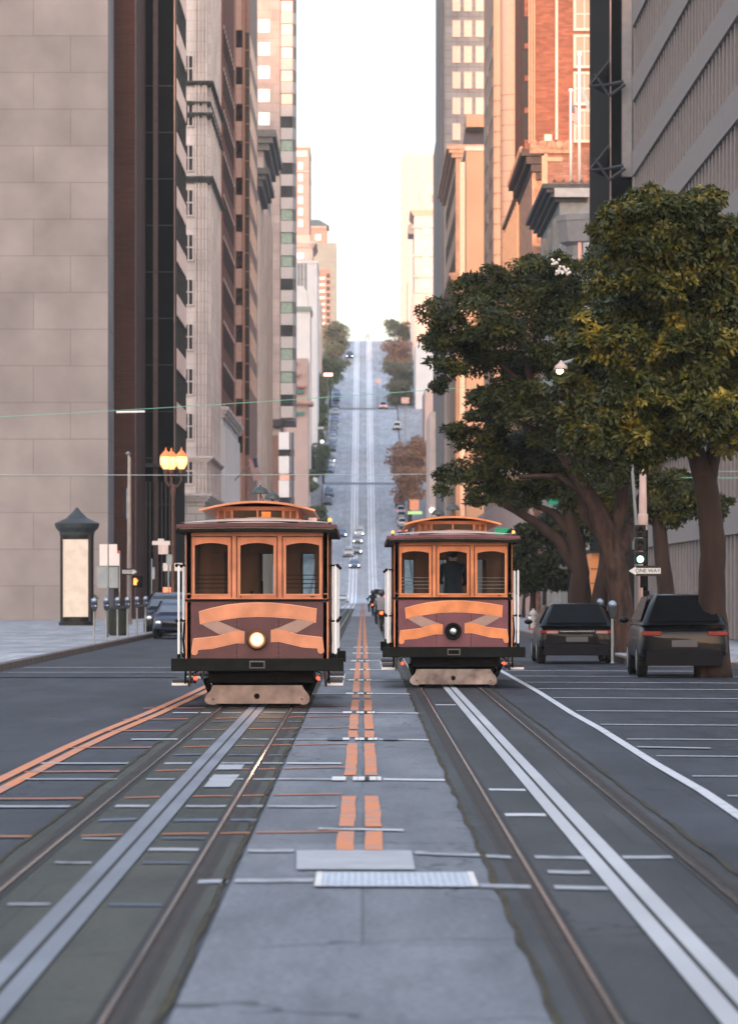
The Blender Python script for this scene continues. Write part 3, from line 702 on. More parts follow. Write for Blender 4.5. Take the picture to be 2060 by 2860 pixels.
# ---------------------------------------------------------------- road vehicles
TYRE = mat('tyre rubber', (.012, .012, .012), .85)
RIM = mat('wheel rim', (.25, .25, .26), .4, metal=.7)
TAIL = mat('red tail light', (.13, .012, .01), .25, emit=(1, .05, .02), es=.006)
TAILON = mat('lit tail light', (.8, .05, .02), .3, emit=(1, .1, .03), es=1.1)
CHROME = mat('chrome', (.6, .6, .6), .15, metal=1)
PLATE = mat('pale plate', (.07, .07, .075), .5)
def vehicle(label, X, D, color, facing=0, kind='sedan', lights=None, group=None, name='parked_car', detail=1, roll=0, side='road', rough=.3):
    z = zr(D); sl = math.atan((zr(D + 4) - zr(D)) / 4)
    t = thing(name, label, 'car' if kind != 'van' else 'van', (X, D, z + .005), 0, group)
    t.rotation_euler = (0, 0, 0)
    if facing: t.rotation_euler = (-sl, 0, PI); t.location = (X, D + 0, z + .005)
    else: t.rotation_euler = (sl, 0, 0)
    if kind == 'sedan': Ln, hw, zb, zt, h = 4.6, .9, .28, .92, 1.44; gh = [(.45, 0), (1.15, 1), (2.75, 1), (3.65, 0)]
    elif kind == 'suv': Ln, hw, zb, zt, h = 4.7, .93, .34, 1.10, 1.70; gh = [(.08, 0), (.62, 1), (3.0, 1), (3.75, 0)]
    else: Ln, hw, zb, zt, h = 5.2, .98, .34, 1.15, 2.05; gh = [(.02, 0), (.1, 1), (4.0, 1), (4.7, 0)]
    # facing: geometry written with the tail at y=0 (towards the camera when facing == 0), nose at y=Ln
    oy = -Ln if facing else 0
    pm = mat('car paint %.3f %.3f %.3f' % color, color, rough, var=.05, coat=.25, spec=.1)
    # body loft
    st = [(0, .78, .42, .72), (.06, .93, .32, .86), (.35, .99, 0, 1), (1.0, 1, 0, 1), (Ln * .6, 1, 0, 1), (Ln - 1.2, 1, 0, 1), (Ln - .35, .97, .02, .86), (Ln - .06, .88, .15, .74), (Ln, .72, .3, .6)]
    vs = []; fs = []
    for (y, w, lift, hs) in st:
        a = hw * w; zlow = zb + lift * .25; ztop = zb + (zt - zb) * hs
        zm = zlow + (ztop - zlow) * .55
        ring = [(-a * .9, zlow), (-a, zlow + .08), (-a, zm), (-a * .965, ztop - .03), (-a * .86, ztop), (a * .86, ztop), (a * .965, ztop - .03), (a, zm), (a, zlow + .08), (a * .9, zlow)]
        vs += [(x, y + oy, zz) for x, zz in ring]
    n = 10
    for i in range(len(st) - 1):
        for k in range(n): fs.append((i * n + k, i * n + (k + 1) % n, (i + 1) * n + (k + 1) % n, (i + 1) * n + k))
    fs.append(tuple(range(n))); fs.append(tuple((len(st) - 1) * n + k for k in range(n - 1, -1, -1)))
    b = MB().add(vs, fs)
    bo = b.build('body', pm, t, smooth=True, bevel=0 if detail else .03)
    if detail: sm_ = bo.modifiers.new('round', 'SUBSURF'); sm_.levels = 2; sm_.render_levels = 2
    # greenhouse
    vs = []; tw = .68 if kind != 'van' else .86
    rg = []
    for (y, u) in ([gh[0], (gh[0][0] + (gh[1][0] - gh[0][0]) * .6, .72), gh[1], ((gh[1][0] + gh[2][0]) / 2, 1.05), gh[2], (gh[2][0] + (gh[3][0] - gh[2][0]) * .35, .8), gh[3]]):
        zz = zt - .02 + (h - zt) * u; wt = hw * (.93 + (tw - .93) * min(1, u)); wb = hw * .93
        rg += [(-wb, y + oy, zt - .03), (-(wt * .88 + wb * .12), y + oy, zt - .02 + (zz - zt) * .82), (-wt * .86, y + oy, zz), (wt * .86, y + oy, zz), (wt * .88 + wb * .12, y + oy, zt - .02 + (zz - zt) * .82), (wb, y + oy, zt - .03)]
    MB().add(rg, [(i * 6 + k, i * 6 + k + 1, i * 6 + 7 + k, i * 6 + 6 + k) for i in range(6) for k in range(5)]).build('cabin', pm, t, smooth=True)
    for (y, u) in gh:
        a = hw * (.93 if u == 0 else tw); zz = zt - .02 if u == 0 else h
        vs += [(-a, y + oy, zz), (a, y + oy, zz)]
    V = [Vector(v) for v in vs]
    def pane(a, b_, c, d, nrm, ins, name, m=DGLASS):
        ctr = (V[a] + V[b_] + V[c] + V[d]) / 4; nn = (V[b_] - V[a]).cross(V[d] - V[a]).normalized()
        if nn.dot(Vector(nrm)) < 0: nn = -nn
        q = [ctr + (V[i] - ctr) * ins + nn * .035 for i in (a, b_, c, d)]
        q2 = [p + nn * .01 for p in q]
        MB().add(q + q2, [(0, 1, 2, 3), (7, 6, 5, 4), (0, 4, 5, 1), (1, 5, 6, 2), (2, 6, 7, 3), (3, 7, 4, 0)]).build(name, m, t)
    pane(0, 1, 3, 2, (0, -1, .5), .84, 'rear_window')
    pane(4, 5, 7, 6, (0, 1, .5), .84, 'windscreen', mat('sky reflecting screen', (.05, .06, .08), .08, spec=1.0))
    if detail:
        pane(0, 2, 4, 6, (-1, 0, .2), .8, 'side_window'); pane(1, 3, 5, 7, (1, 0, .2), .8, 'side_window')
    for x in (-hw + .11, hw - .11):
        for y in (.85, Ln - .9):
            r_ = .32 if kind == 'sedan' else .36
            w = MB().lathe([(.05, -.11), (r_ * .8, -.11), (r_, -.08), (r_, .08), (r_ * .8, .11), (.05, .11)], (x, y + oy, r_), 18, 'x').build('wheel', TYRE, t)
            if detail: MB().lathe([(.02, -.118), (r_ * .62, -.116), (r_ * .62, .116), (.02, .118)], (x, y + oy, r_), 14, 'x').build('rim', RIM, w)
    ez = zb + (zt - zb) * .72
    for s in (-1, 1):
        if facing or detail:
            MB().ball((s * hw * .72, Ln - .06 + oy, zb + (zt - zb) * .48), .12 if facing else .09, 6, (1.25, .6, .8)).build('headlight', HEADW if lights == 'head' else REFL, t, smooth=True)
        if not facing or detail:
            MB().box(min(s * hw * .5, s * hw * .95), max(s * hw * .5, s * hw * .95), .0 + oy, .10 + oy, ez - .035, ez + .06).build('tail_light', TAILON if lights == 'tail' else TAIL, t, bevel=.02)
        if detail:
            MB().ball((s * (hw + .09), gh[2][0] + .55 + oy, zt + .06), .09, 6, (1.2, .6, .8)).build('mirror', pm, t, smooth=True)
    MB().box(-hw * .84, hw * .84, -.03 + oy, .12 + oy, zb - .1, zb + .2).build('bumper', mat('dark plastic', (.010, .010, .011), .8, spec=.05), t, bevel=.02)
    MB().box(-.26, .26, -.012 + oy, .04 + oy, ez - .26, ez - .12).build('number_plate', PLATE, t)
    MB().box(-hw * .6, hw * .6, Ln - .02 + oy, Ln + .01 + oy, zb + .14, zb + .3).build('grille', mat('dark plastic', (.010, .010, .011), .8, spec=.05), t, bevel=.01)
    return t
# the two near cars on the right
suv = vehicle('black car seen from behind, just right of the right cable car', 5.18, 104, (.004, .004, .005), 0, 'suv')
suv.scale = (1.02, 1, .86)
MB().box(-.42, .42, -.035, .0, .90, .94).build('chrome_strip', CHROME, suv)
for s in (-1, 1): MB().box(min(s * .45, s * .72), max(s * .45, s * .72), -.02, .05, .86, .93).build('reversing_light', mat('clear lamp', (.25, .14, .13), .2, emit=(1, .6, .5), es=.01), suv)
MB().lathe([(.03, 0), (.028, -.01), (.001, -.014)], (-.25, -.0, 1.3), 12, 'y').build('lamp_reflection_dot', AMBER, suv) if False else None
car2 = vehicle('black car with red tail lights at the right edge, nearest parked car', 6.55, 87.5, (.005, .005, .006), 0, 'suv', lights=None)
# left kerb pair
vehicle('dark blue saloon facing the camera, nearest at the left kerb beside the left cable car', PX(505, 162), 158, (.03, .045, .085), 1, 'sedan')
vehicle('tall dark SUV facing the camera, parked behind the blue saloon at the left kerb', PX(478, 172), 168, (.02, .024, .032), 1, 'suv')
# distant traffic: (px, py of the wheels, colour, facing, kind, lights, label)
BLUEC, DKC, WHC, GRC, SLC = (.12, .18, .30), (.05, .06, .09), (.55, .55, .56), (.16, .17, .19), (.3, .32, .35)
def c5(x, y): return 700 + x * .3366, 850 + y * .3366
def c3(x, y): return 850 + x * .2204, 1350 + y * .2204
HC = 'cars parked down the left kerb of the hill'
hl = [((710, 760), BLUEC, 'highest of the row'), ((707, 810), DKC, 'second highest of the row'), ((703, 862), BLUEC, 'third highest of the row'), ((700, 925), SLC, 'fourth highest of the row'), ((696, 985), BLUEC, 'fifth from the top'),
      ((690, 1040), GRC, 'sixth from the top'), ((686, 1090), BLUEC, 'seventh from the top'), ((680, 1140), SLC, 'eighth from the top'), ((676, 1190), BLUEC, 'ninth from the top'), ((672, 1225), DKC, 'tenth from the top')]
for (x, y), c, w in hl:
    px, py = c5(x, y); D = DR(py)
    vehicle('small parked car on the left kerb of the hill, %s' % w, PX(px, D), D, c, 1, 'sedan', None, HC, detail=0)
misc = [(c5(665, 1320), DKC, 1, 'sedan', 'head', 'small dark car with lit headlights under the left hill trees'),
        (c5(662, 1362), WHC, 1, 'sedan', None, 'small white car just below the dark car with lights at the left kerb'),
        (c5(652, 1405), BLUEC, 1, 'sedan', None, 'small blue car under the large dark tree at the left kerb'),
        (c5(648, 1605), BLUEC, 1, 'suv', None, 'blue SUV at the left kerb below the hill crossing, behind a smaller car'),
        (c5(634, 1668), DKC, 1, 'sedan', None, 'dark blue car in front of the blue SUV on the left of the street'),
        (c5(820, 446), DKC, 1, 'sedan', 'head', 'highest car on the hill, coming down with round bright headlights'),
        (c5(1098, 872), WHC, 0, 'suv', 'tail', 'white car driving up the hill with red tail lights, higher of the two'),
        (c5(1213, 1046), WHC, 0, 'suv', None, 'white van-like car on the right lane below the one with red lights'),
        (c3(692, 680), WHC, 1, 'sedan', 'head', 'white car with bright headlights in the middle of the street, uppermost of the queue'),
        (c3(672, 772), SLC, 1, 'sedan', 'head', 'silver car with bright headlights directly below the white one'),
        (c3(556, 940), WHC, 1, 'suv', None, 'pale car with dark bumper left of the queue of headlights'),
        (c3(660, 905), SLC, 1, 'sedan', 'head', 'pale car half hidden behind the lowest car of the queue'),
        (c3(632, 1085), BLUEC, 1, 'sedan', 'head', 'blue car with lit headlights, lowest of the queue on the left track'),
        (c3(474, 690), BLUEC, 1, 'sedan', 'head', 'blue car half hidden by the roof corner of the left cable car'),
        (c3(472, 1522), WHC, 1, 'sedan', None, 'white car right beside the windows of the left cable car'),
        (c3(945, 1520), WHC, 0, 'van', 'tail', 'white van beyond the motorcycles, left of the right cable car')]
for (px, py), c, fc, kd, li, lb in misc:
    D = DR(py)
    vehicle(lb, PX(px, D), D, c, fc, kd, li, None, name='van' if kd == 'van' else ('parked_car' if li is None else 'car'), detail=0)
for i, (x, y, c, w, li) in enumerate(((1225, 1650, DKC, 'highest', None), (1235, 1690, DKC, 'second from the top', None), (1245, 1745, SLC, 'third, with red lights', 'tail'), (1250, 1790, SLC, 'fourth from the top', None), (1255, 1850, WHC, 'fifth from the top', None), (1262, 1910, GRC, 'lowest', 'tail'))):
    px, py = c5(x, y); D = DR(py)
    vehicle('small car in the row behind the right cable car roof, %s' % w, PX(px, D), D, c, 0, 'sedan', li, 'cars at the right kerb below the hill', detail=0)

def motorcycle(label, plabel, X, D, jm):
    t = thing('motorcycle', label, 'motorcycle', (X, D, zr(D) + .005))
    for y in (.3, 1.65):
        w = MB().lathe([(.24, -.06), (.31, -.05), (.33, 0), (.31, .05), (.24, .06)], (0, y, .33), 20, 'x').build('wheel', TYRE, t)
        MB().lathe([(.02, -.03), (.24, -.02), (.24, .02), (.02, .03)], (0, y, .33), 16, 'x').build('rim', RIM, w)
    MB().tube([(0, .35, .45), (0, .8, .6), (0, 1.3, .75), (0, 1.5, 1.0)], [.07, .1, .1, .04]).build('frame', DARK, t)
    MB().ball((0, 1.1, .85), .22, 8, (.75, 1.4, .7)).build('tank', BLACKC, t, smooth=True)
    MB().ball((0, .6, .82), .2, 8, (.8, 1.8, .3)).build('seat', BLACKC, t, smooth=True)
    MB().box(-.13, .13, .05, .2, .55, .85).build('rear_fender', DARK, t, bevel=.03)
    MB().ball((0, .03, .8), .07, 6, (1.4, .6, 1)).build('tail_light', TAILON, t, smooth=True)
    MB().tube([(-.38, 1.3, 1.08), (-.15, 1.45, 1.05), (.15, 1.45, 1.05), (.38, 1.3, 1.08)], .02).build('handlebar', DARK, t)
    for s in (-1, 1):
        MB().tube([(s * .3, 1.34, 1.08), (s * .38, 1.34, 1.2)], .01, 5).ball((s * .4, 1.33, 1.23), .05, 5, (1.3, .4, .8)).build('mirror', DARK, t)
    for s in (-1, 1): MB().tube([(s * .08, 1.66, .33), (s * .08, 1.45, 1.0)], .025).build('fork', RIM, t)
    J = [(0, .55, .95), (0, .6, 1.15), (0, .68, 1.38), (0, .72, 1.5), (0, .73, 1.6), (0, .74, 1.68),
         (-.2, .68, 1.4), (-.3, .9, 1.2), (-.36, 1.25, 1.12), (.2, .68, 1.4), (.3, .9, 1.2), (.36, 1.25, 1.12),
         (-.13, .6, .9), (-.26, 1.0, .8), (-.24, .75, .38), (-.24, .9, .32), (.13, .6, .9), (.26, 1.0, .8), (.24, .75, .38), (.24, .9, .32)]
    E = [(0, 1), (1, 2), (2, 3), (3, 4), (4, 5), (2, 6), (6, 7), (7, 8), (2, 9), (9, 10), (10, 11), (0, 12), (12, 13), (13, 14), (14, 15), (0, 16), (16, 17), (17, 18), (18, 19)]
    r = [(.17, .13), (.17, .12), (.19, .12), .06, .1, .1, .08, .055, .04, .08, .055, .04, .1, .08, .055, .045, .1, .08, .055, .045]
    p = person(plabel, (X, D, zr(D) + .005), 0, J, E, r, [BLACKC, jm, BLACKC], zhead=1.52, zwaist=.95)
    MB().ball((0, .75, 1.68), .145, 8).build('helmet', mat('helmet', (.03, .03, .035), .2, coat=.8), p, smooth=True)
motorcycle('black motorcycle with red tail light, left one of the pair beside the right cable car', 'rider in dark jacket on the left motorcycle', PX(1040, 300), 298, BLACKC)
motorcycle('motorcycle with bright orange tail light partly hidden by the right cable car', 'rider in pale jacket on the motorcycle nearest the right cable car', PX(1065, 190), 188, mat('grey jacket', (.2, .2, .22), .8))
for (a, b_) in ((1020, 330),): pass

# ---------------------------------------------------------------- trees
BARK = mat('bark', (.022, .014, .011), .95, var=.5, scale=7, bump=1.0, stretch=(1, 1, .3), c2=(.062, .036, .027))
BARKD = mat('dark bark', (.03, .018, .013), .9, var=.4, scale=3, bump=.8, stretch=(1, 1, .25))
LEAFD = leafmat('dark leaves', (.010, .015, .004), (.036, .043, .010), (.13, .12, .022), 1.3)
LEAFB = leafmat('bright leaves', (.014, .021, .006), (.055, .062, .012), (.34, .25, .034), 1.5, .35)
LEAFG = leafmat('street leaves', (.06, .09, .04), (.12, .15, .06), (.2, .21, .09), .5, .6)
LEAFR = leafmat('russet leaves', (.18, .11, .07), (.32, .18, .11), (.42, .23, .14), .4, .7)
LEAFM = leafmat('olive leaves', (.12, .13, .07), (.22, .2, .11), (.32, .25, .14), .4, .7)
def leaves(clumps, n, size, m, parent, asp=.42, seed=1, shell=.5, sub=8, flat=.66):
    rs = np.random.RandomState(seed)
    C0 = np.array([c[:3] for c in clumps]); r0 = np.array([c[3] for c in clumps])
    # every bough carries several flattened sprays round its outside
    Cs, Rs = [], []
    for c, r_ in zip(C0, r0):
        for k in range(sub):
            d = rs.normal(size=3); d /= np.linalg.norm(d); d[2] = d[2] * .8 + .1
            Cs.append(c + d * r_ * rs.uniform(.55, .82)); Rs.append(r_ * rs.uniform(.30, .52))
    C = np.array(Cs); rr = np.array(Rs)
    w = rr ** 2; w /= w.sum(); w0 = r0 ** 2; w0 /= w0.sum()
    ns = int(n * .8)
    k = rs.choice(len(rr), ns, p=w)
    d = rs.normal(size=(ns, 3)); d /= np.linalg.norm(d, axis=1)[:, None]
    d[:, 2] = np.where(d[:, 2] < -.35, -d[:, 2], d[:, 2])
    rad = rr[k] * (shell + (1.08 - shell) * rs.rand(ns) ** .6)
    p1 = C[k] + d * rad[:, None] * np.array([1, 1, flat]) 
    k2 = rs.choice(len(r0), n - ns, p=w0)
    d2 = rs.normal(size=(n - ns, 3)); d2 /= np.linalg.norm(d2, axis=1)[:, None]
    p2 = C0[k2] + d2 * (r0[k2] * .62 * rs.rand(n - ns) ** .4)[:, None]
    c = np.concatenate([p1, p2]); d = np.concatenate([d, d2])
    nrm = d + rs.normal(size=(n, 3)) * .55 + np.array([0, 0, .55]); nrm /= np.linalg.norm(nrm, axis=1)[:, None]
    a = np.cross(nrm, rs.normal(size=(n, 3))) + d * .35 + np.array([0, 0, -.25]); a /= np.linalg.norm(a, axis=1)[:, None]
    b = np.cross(nrm, a); b /= np.linalg.norm(b, axis=1)[:, None]
    s = size * (.6 + .7 * rs.rand(n))[:, None]
    v = np.stack([c, c + a * s * .5 + b * s * asp * .5, c + a * s, c + a * s * .5 - b * s * asp * .5], 1).reshape(-1, 3)
    me = bpy.data.meshes.new('crown')
    me.vertices.add(4 * n); me.vertices.foreach_set('co', v.astype('f').ravel())
    me.loops.add(4 * n); me.loops.foreach_set('vertex_index', np.arange(4 * n, dtype='i'))
    me.polygons.add(n); me.polygons.foreach_set('loop_start', np.arange(0, 4 * n, 4, dtype='i')); me.polygons.foreach_set('loop_total', np.full(n, 4, dtype='i'))
    me.update(calc_edges=True); me.materials.append(m)
    o = bpy.data.objects.new('crown', me); col.objects.link(o); o.parent = parent
    return o
def limb(pts, D, t, m, dd=0, n=10):
    """pts = (px, py, radius in m, depth offset)"""
    l = t.location
    ps = []; rs = []
    for q in pts:
        dep = D + (q[3] if len(q) > 3 else 0)
        p = P(q[0], q[1], dep); ps.append((p[0] - l.x, p[1] - l.y, p[2] - l.z)); rs.append(q[2])
    # resample with slight irregularity
    P2, R2 = [], []
    for i in range(len(ps) - 1):
        for k in range(4):
            u = k / 4; a, b_ = Vector(ps[i]), Vector(ps[i + 1]); v = a.lerp(b_, u); rr = rs[i] + (rs[i + 1] - rs[i]) * u
            P2.append(v + Vector((R.uniform(-1, 1), R.uniform(-1, 1), 0)) * rr * .06); R2.append(rr * R.uniform(.96, 1.05))
    P2.append(Vector(ps[-1])); R2.append(rs[-1])
    return MB().tube(P2, R2, n)
def clump(px, py, rp, D, t, dd=0, jitter=1.6, rs=R):
    dep = D + dd + rs.uniform(-jitter, jitter)
    p = P(px, py, dep); l = t.location
    return (p[0] - l.x, p[1] - l.y, p[2] - l.z, rp / FP * dep)
# tree A: big leaning tree behind
tA = thing('street_tree', 'large dark leafy tree with leaning forked trunk behind the parked black car', 'tree', (PX(1748, 113), 113, .15))
q = limb([(1752, 1842, .50), (1745, 1780, .36), (1732, 1680, .33), (1715, 1580, .35), (1700, 1500, .33), (1665, 1420, .25), (1620, 1350, .21), (1575, 1270, .16), (1530, 1180, .15), (1490, 1100, .12), (1465, 1000, .09), (1440, 900, .05)], 113, tA, BARK)
q.build('trunk', BARK, tA, smooth=True)
for pts in ([(1700, 1520, .22), (1735, 1420, .18), (1740, 1320, .18), (1700, 1220, .12), (1660, 1120, .08)], [(1725, 1540, .24), (1775, 1440, .18, 1), (1815, 1350, .18, 1), (1860, 1230, .12, 2)],
            [(1690, 1490, .26, .3), (1640, 1440, .2, .6), (1615, 1330, .15, .8), (1590, 1210, .1, 1)], [(1560, 1245, .12), (1470, 1190, .08), (1390, 1150, .05)], [(1480, 1090, .09), (1390, 1010, .06), (1310, 960, .04)], [(1640, 1385, .12), (1560, 1330, .08), (1450, 1330, .05)]):
    limb(pts, 113, tA, BARK, n=8).build('limb', BARK, tA, smooth=True)
ca = [(1235, 880, 55), (1290, 830, 62), (1215, 950, 48), (1285, 940, 80), (1365, 800, 72), (1380, 900, 100), (1330, 1000, 85), (1245, 1035, 50), (1228, 1080, 30), (1445, 765, 70), (1480, 880, 110), (1550, 745, 72), (1585, 850, 105), (1640, 790, 85), (1455, 1000, 105), (1565, 985, 105),
      (1285, 1225, 50), (1262, 1320, 50), (1330, 1320, 75), (1365, 1200, 75), (1430, 1130, 95), (1430, 1270, 105), (1525, 1175, 105), (1545, 1300, 100), (1640, 1160, 95), (1645, 1290, 90), (1400, 1375, 50), (1480, 1360, 65), (1235, 1375, 24), (1330, 1395, 36), (1700, 1000, 100), (1730, 1300, 90), (1790, 1250, 85), (1840, 1350, 60), (1690, 720, 60), (1750, 1100, 100), (1340, 1110, 32)]
leaves([clump(c[0], c[1], c[2] * 1.1, 113, tA, jitter=1.8) for c in ca], 150000, .125, LEAFD, tA, seed=11)
fl = MB()
for (x, y, r_) in ((1570, 752, 12), (1580, 757, 10), (1561, 760, 10), (1552, 728, 11), (1655, 790, 9)):
    p = P(x, y, 110.4)
    for k in range(9): fl.ball((p[0] + R.uniform(-.1, .1), p[1] + R.uniform(-.1, .1), p[2] + R.uniform(-.08, .08)), .036, 5)
fl.build('blossom', mat('white blossom', (.6, .55, .5), .7, var=.2, scale=20), tA, world=True)
# tree D: nearer, bright leaf tips
tD = thing('street_tree', 'nearest tree with bright yellow-green leaf tips, over the one way sign at right', 'tree', (PX(1985, 88), 88, .15))
limb([(1990, 1905, .4), (1985, 1700, .3), (1990, 1500, .27), (1970, 1350, .24), (1920, 1200, .18), (1850, 1050, .12), (1790, 900, .07)], 88, tD, BARKD).build('trunk', BARKD, tD, smooth=True)
for pts in ([(1975, 1360, .18), (2010, 1150, .12), (2020, 900, .06)], [(1900, 1160, .12), (1800, 1130, .08), (1680, 1100, .04)], [(1830, 1010, .1), (1740, 960, .06), (1650, 950, .03)]):
    limb(pts, 88, tD, BARKD, n=8).build('limb', BARKD, tD, smooth=True)
cd = [(1690, 640, 42), (1672, 800, 40), (1800, 575, 62), (1745, 610, 50), (1722, 680, 58), (1790, 680, 76), (1840, 780, 95), (1750, 780, 56), (1695, 870, 52), (1765, 880, 78), (1648, 925, 52), (1592, 960, 40), (1695, 960, 75), (1775, 1000, 85), (1655, 1040, 70), (1592, 1085, 40), (1605, 1150, 42), (1685, 1130, 75), (1765, 1130, 85), (1625, 1215, 50), (1700, 1210, 62), (1780, 1215, 74), (1805, 1280, 52),
      (1860, 620, 80), (1900, 720, 100), (1930, 850, 110), (1880, 960, 100), (1880, 1090, 100), (1890, 1210, 85), (1960, 1000, 110), (1970, 1150, 100), (1980, 760, 100), (1930, 600, 80), (2030, 900, 110), (2040, 1080, 110), (2030, 1220, 80), (2040, 680, 80)]
leaves([clump(c[0], c[1], c[2] * 1.15, 87, tD, jitter=1.2) for c in cd], 95000, .15, LEAFB, tD, asp=.45, seed=5)
# trees farther along the right pavement
def dtree(label, D, trunk, crowns, n, size, lm, group=None, bark=BARKD, seed=3, nm='street_tree'):
    t = thing(nm, label, 'tree', (PX(trunk[0][0], D), D, zr(D) + .15), 0, group)
    limb(trunk, D, t, bark, n=8).build('trunk', bark, t, smooth=True)
    leaves([clump(*c, D, t, jitter=c[2] / FP * D * .5) for c in crowns], n, size, lm, t, seed=seed)
    return t
tb = dtree('dark tree with a long limb reaching left over the right cable car', 138, [(1618, 1800, .34), (1612, 1700, .3), (1618, 1600, .3), (1605, 1520, .28), (1590, 1440, .2), (1570, 1330, .1)],
      [(1400, 1390, 40), (1460, 1400, 45), (1600, 1400, 60), (1540, 1360, 60), (1680, 1380, 60)], 9000, .14, LEAFD, seed=21)
limb([(1612, 1600, .22), (1560, 1510, .19), (1500, 1462, .15), (1440, 1425, .13), (1390, 1400, .1), (1350, 1385, .05)], 138, tb, BARKD, n=8).build('limb', BARKD, tb, smooth=True)
limb([(1600, 1500, .18), (1540, 1430, .12), (1480, 1405, .08)], 138, tb, BARKD, n=8).build('limb', BARKD, tb, smooth=True)
dtree('dark tree with straight trunk seen between the forked tree and the green lamp post', 150, [(1665, 1795, .36), (1668, 1700, .3), (1690, 1580, .26), (1700, 1450, .2)], [(1690, 1400, 80), (1740, 1420, 60)], 5000, .15, LEAFD, seed=22)
dtree('low rounded olive tree behind the roof of the right cable car', 185, [(1485, 1765, .16), (1488, 1650, .12), (1500, 1560, .08)], [(1450, 1520, 55), (1510, 1500, 62), (1565, 1550, 60), (1485, 1590, 62), (1545, 1480, 60), (1440, 1590, 48), (1540, 1620, 50), (1470, 1640, 36), (1600, 1500, 50), (1600, 1600, 40)], 26000, .2, leafmat('shaded street leaves', (.012, .018, .006), (.03, .038, .012), (.075, .08, .022), .9), seed=23)
dtree('thin dark street tree on the right pavement beyond the fire hydrant', 215, [(1518, 1750, .12), (1520, 1640, .1), (1530, 1560, .05)], [(1520, 1600, 40), (1560, 1620, 40)], 4000, .22, LEAFD, seed=24)
dtree('small dark street tree farthest along the right pavement', 260, [(1460, 1742, .13), (1462, 1680, .1), (1470, 1620, .05)], [(1450, 1640, 35), (1480, 1600, 40)], 4000, .25, LEAFD, seed=25)
dtree('dark leafy tree filling the gap behind the green lamp post at right', 172, [(1640, 1770, .2), (1638, 1650, .17), (1630, 1560, .12), (1625, 1480, .06)], [(1640, 1450, 60), (1590, 1480, 45), (1690, 1470, 55), (1730, 1500, 40), (1650, 1400, 50)], 14000, .18, LEAFD, seed=31)
dtree('dark tree behind the traffic signal at the right edge', 125, [(1862, 1835, .28), (1858, 1650, .24), (1840, 1480, .2), (1825, 1380, .1)], [(1830, 1400, 55), (1880, 1440, 60), (1800, 1440, 35), (1930, 1400, 70), (1990, 1430, 60), (1890, 1370, 60)], 16000, .15, LEAFD, seed=32)
# hill trees
HG = 'street trees on the far hill'
def htree(label, px, py, rp, D, lm, n=3600, tr=None, seed=1, extra=()):
    X = PX(px, D); z0 = zr(D) + .15; zc_ = PZ(py, D); r = rp / FP * D
    t = thing('street_tree', label, 'tree', (X, D, z0), 0, HG)
    h = max(1.0, zc_ - z0)
    MB().tube([(0, 0, -.2), (.1, 0, h * .5), (0, 0, h)], [.25, .2, .08], 7).build('trunk', BARKD, t, smooth=True)
    cl = []
    rr = random.Random(seed)
    for k in range(11):
        a = rr.uniform(0, 2 * PI); u = rr.uniform(.25, .66)
        cl.append((math.cos(a) * r * u, math.sin(a) * r * u * .8, h + math.sin(k * 1.7) * r * .5, r * rr.uniform(.48, .66)))
    for (ex, ey, er) in extra: cl.append((PX(ex, D) - X, 0, PZ(ey, D) - z0, er / FP * D))
    leaves(cl, int(n * 1.5), .42 if r < 4 else .5, lm, t, asp=.6, seed=seed, sub=7, flat=.9)
tl = [('rounded olive tree at the very top of the hill, left of the road', 935, 945, 42, 1105, LEAFM), ('wide olive tree just below the topmost left tree', 930, 1000, 40, 1060, LEAFM),
      ('olive tree at left of the hill under the pink street sign', 922, 1040, 37, 1020, LEAFG), ('narrow green tree at left halfway up the hill', 898, 1085, 30, 985, LEAFG),
      ('green tree above the row of parked cars on the left', 893, 1135, 24, 950, LEAFG), ('small green tree beside the row of parked cars on the left', 888, 1182, 22, 925, LEAFG),
      ('lowest small green tree beside the row of parked cars', 884, 1215, 18, 900, LEAFG), ('large dark green tree below the balconies at left', 862, 1285, 48, 850, LEAFG),
      ('dark green tree low at left beside the lowest balconies', 850, 1345, 38, 825, LEAFG), ('small dark tree at the left kerb above the dark car with lights', 902, 1262, 17, 872, LEAFG),
      ('green tree hidden behind the roof of the left cable car', 880, 1445, 34, 740, LEAFG),
      ('green tree against the pale facade left of the parked row', 878, 1150, 30, 940, LEAFG), ('olive tree between the pale building and the hill cars, mid slope', 880, 1080, 30, 980, LEAFM), ('green tree just above the large dark tree at left', 872, 1215, 30, 890, LEAFG),
      ('small russet tree at the top of the hill, right of the road', 1112, 925, 30, 1125, LEAFM), ('russet tree second from the top at right', 1110, 990, 40, 1085, LEAFR),
      ('wide olive-brown tree in the middle of the right hillside', 1115, 1050, 42, 1045, LEAFM), ('brown tree above the right side street', 1118, 1100, 36, 1025, LEAFM),
      ('large rust-brown tree in front of the pink buildings at right', 1146, 1290, 62, 800, LEAFR), ('rust-brown tree directly below the large one', 1140, 1360, 48, 785, LEAFR)]
for i, (lb, a, b_, c, d, e) in enumerate(tl):
    htree(lb, a, b_, c * 1.16, d, e, n=6000 if c > 45 else 4400, seed=40 + i)

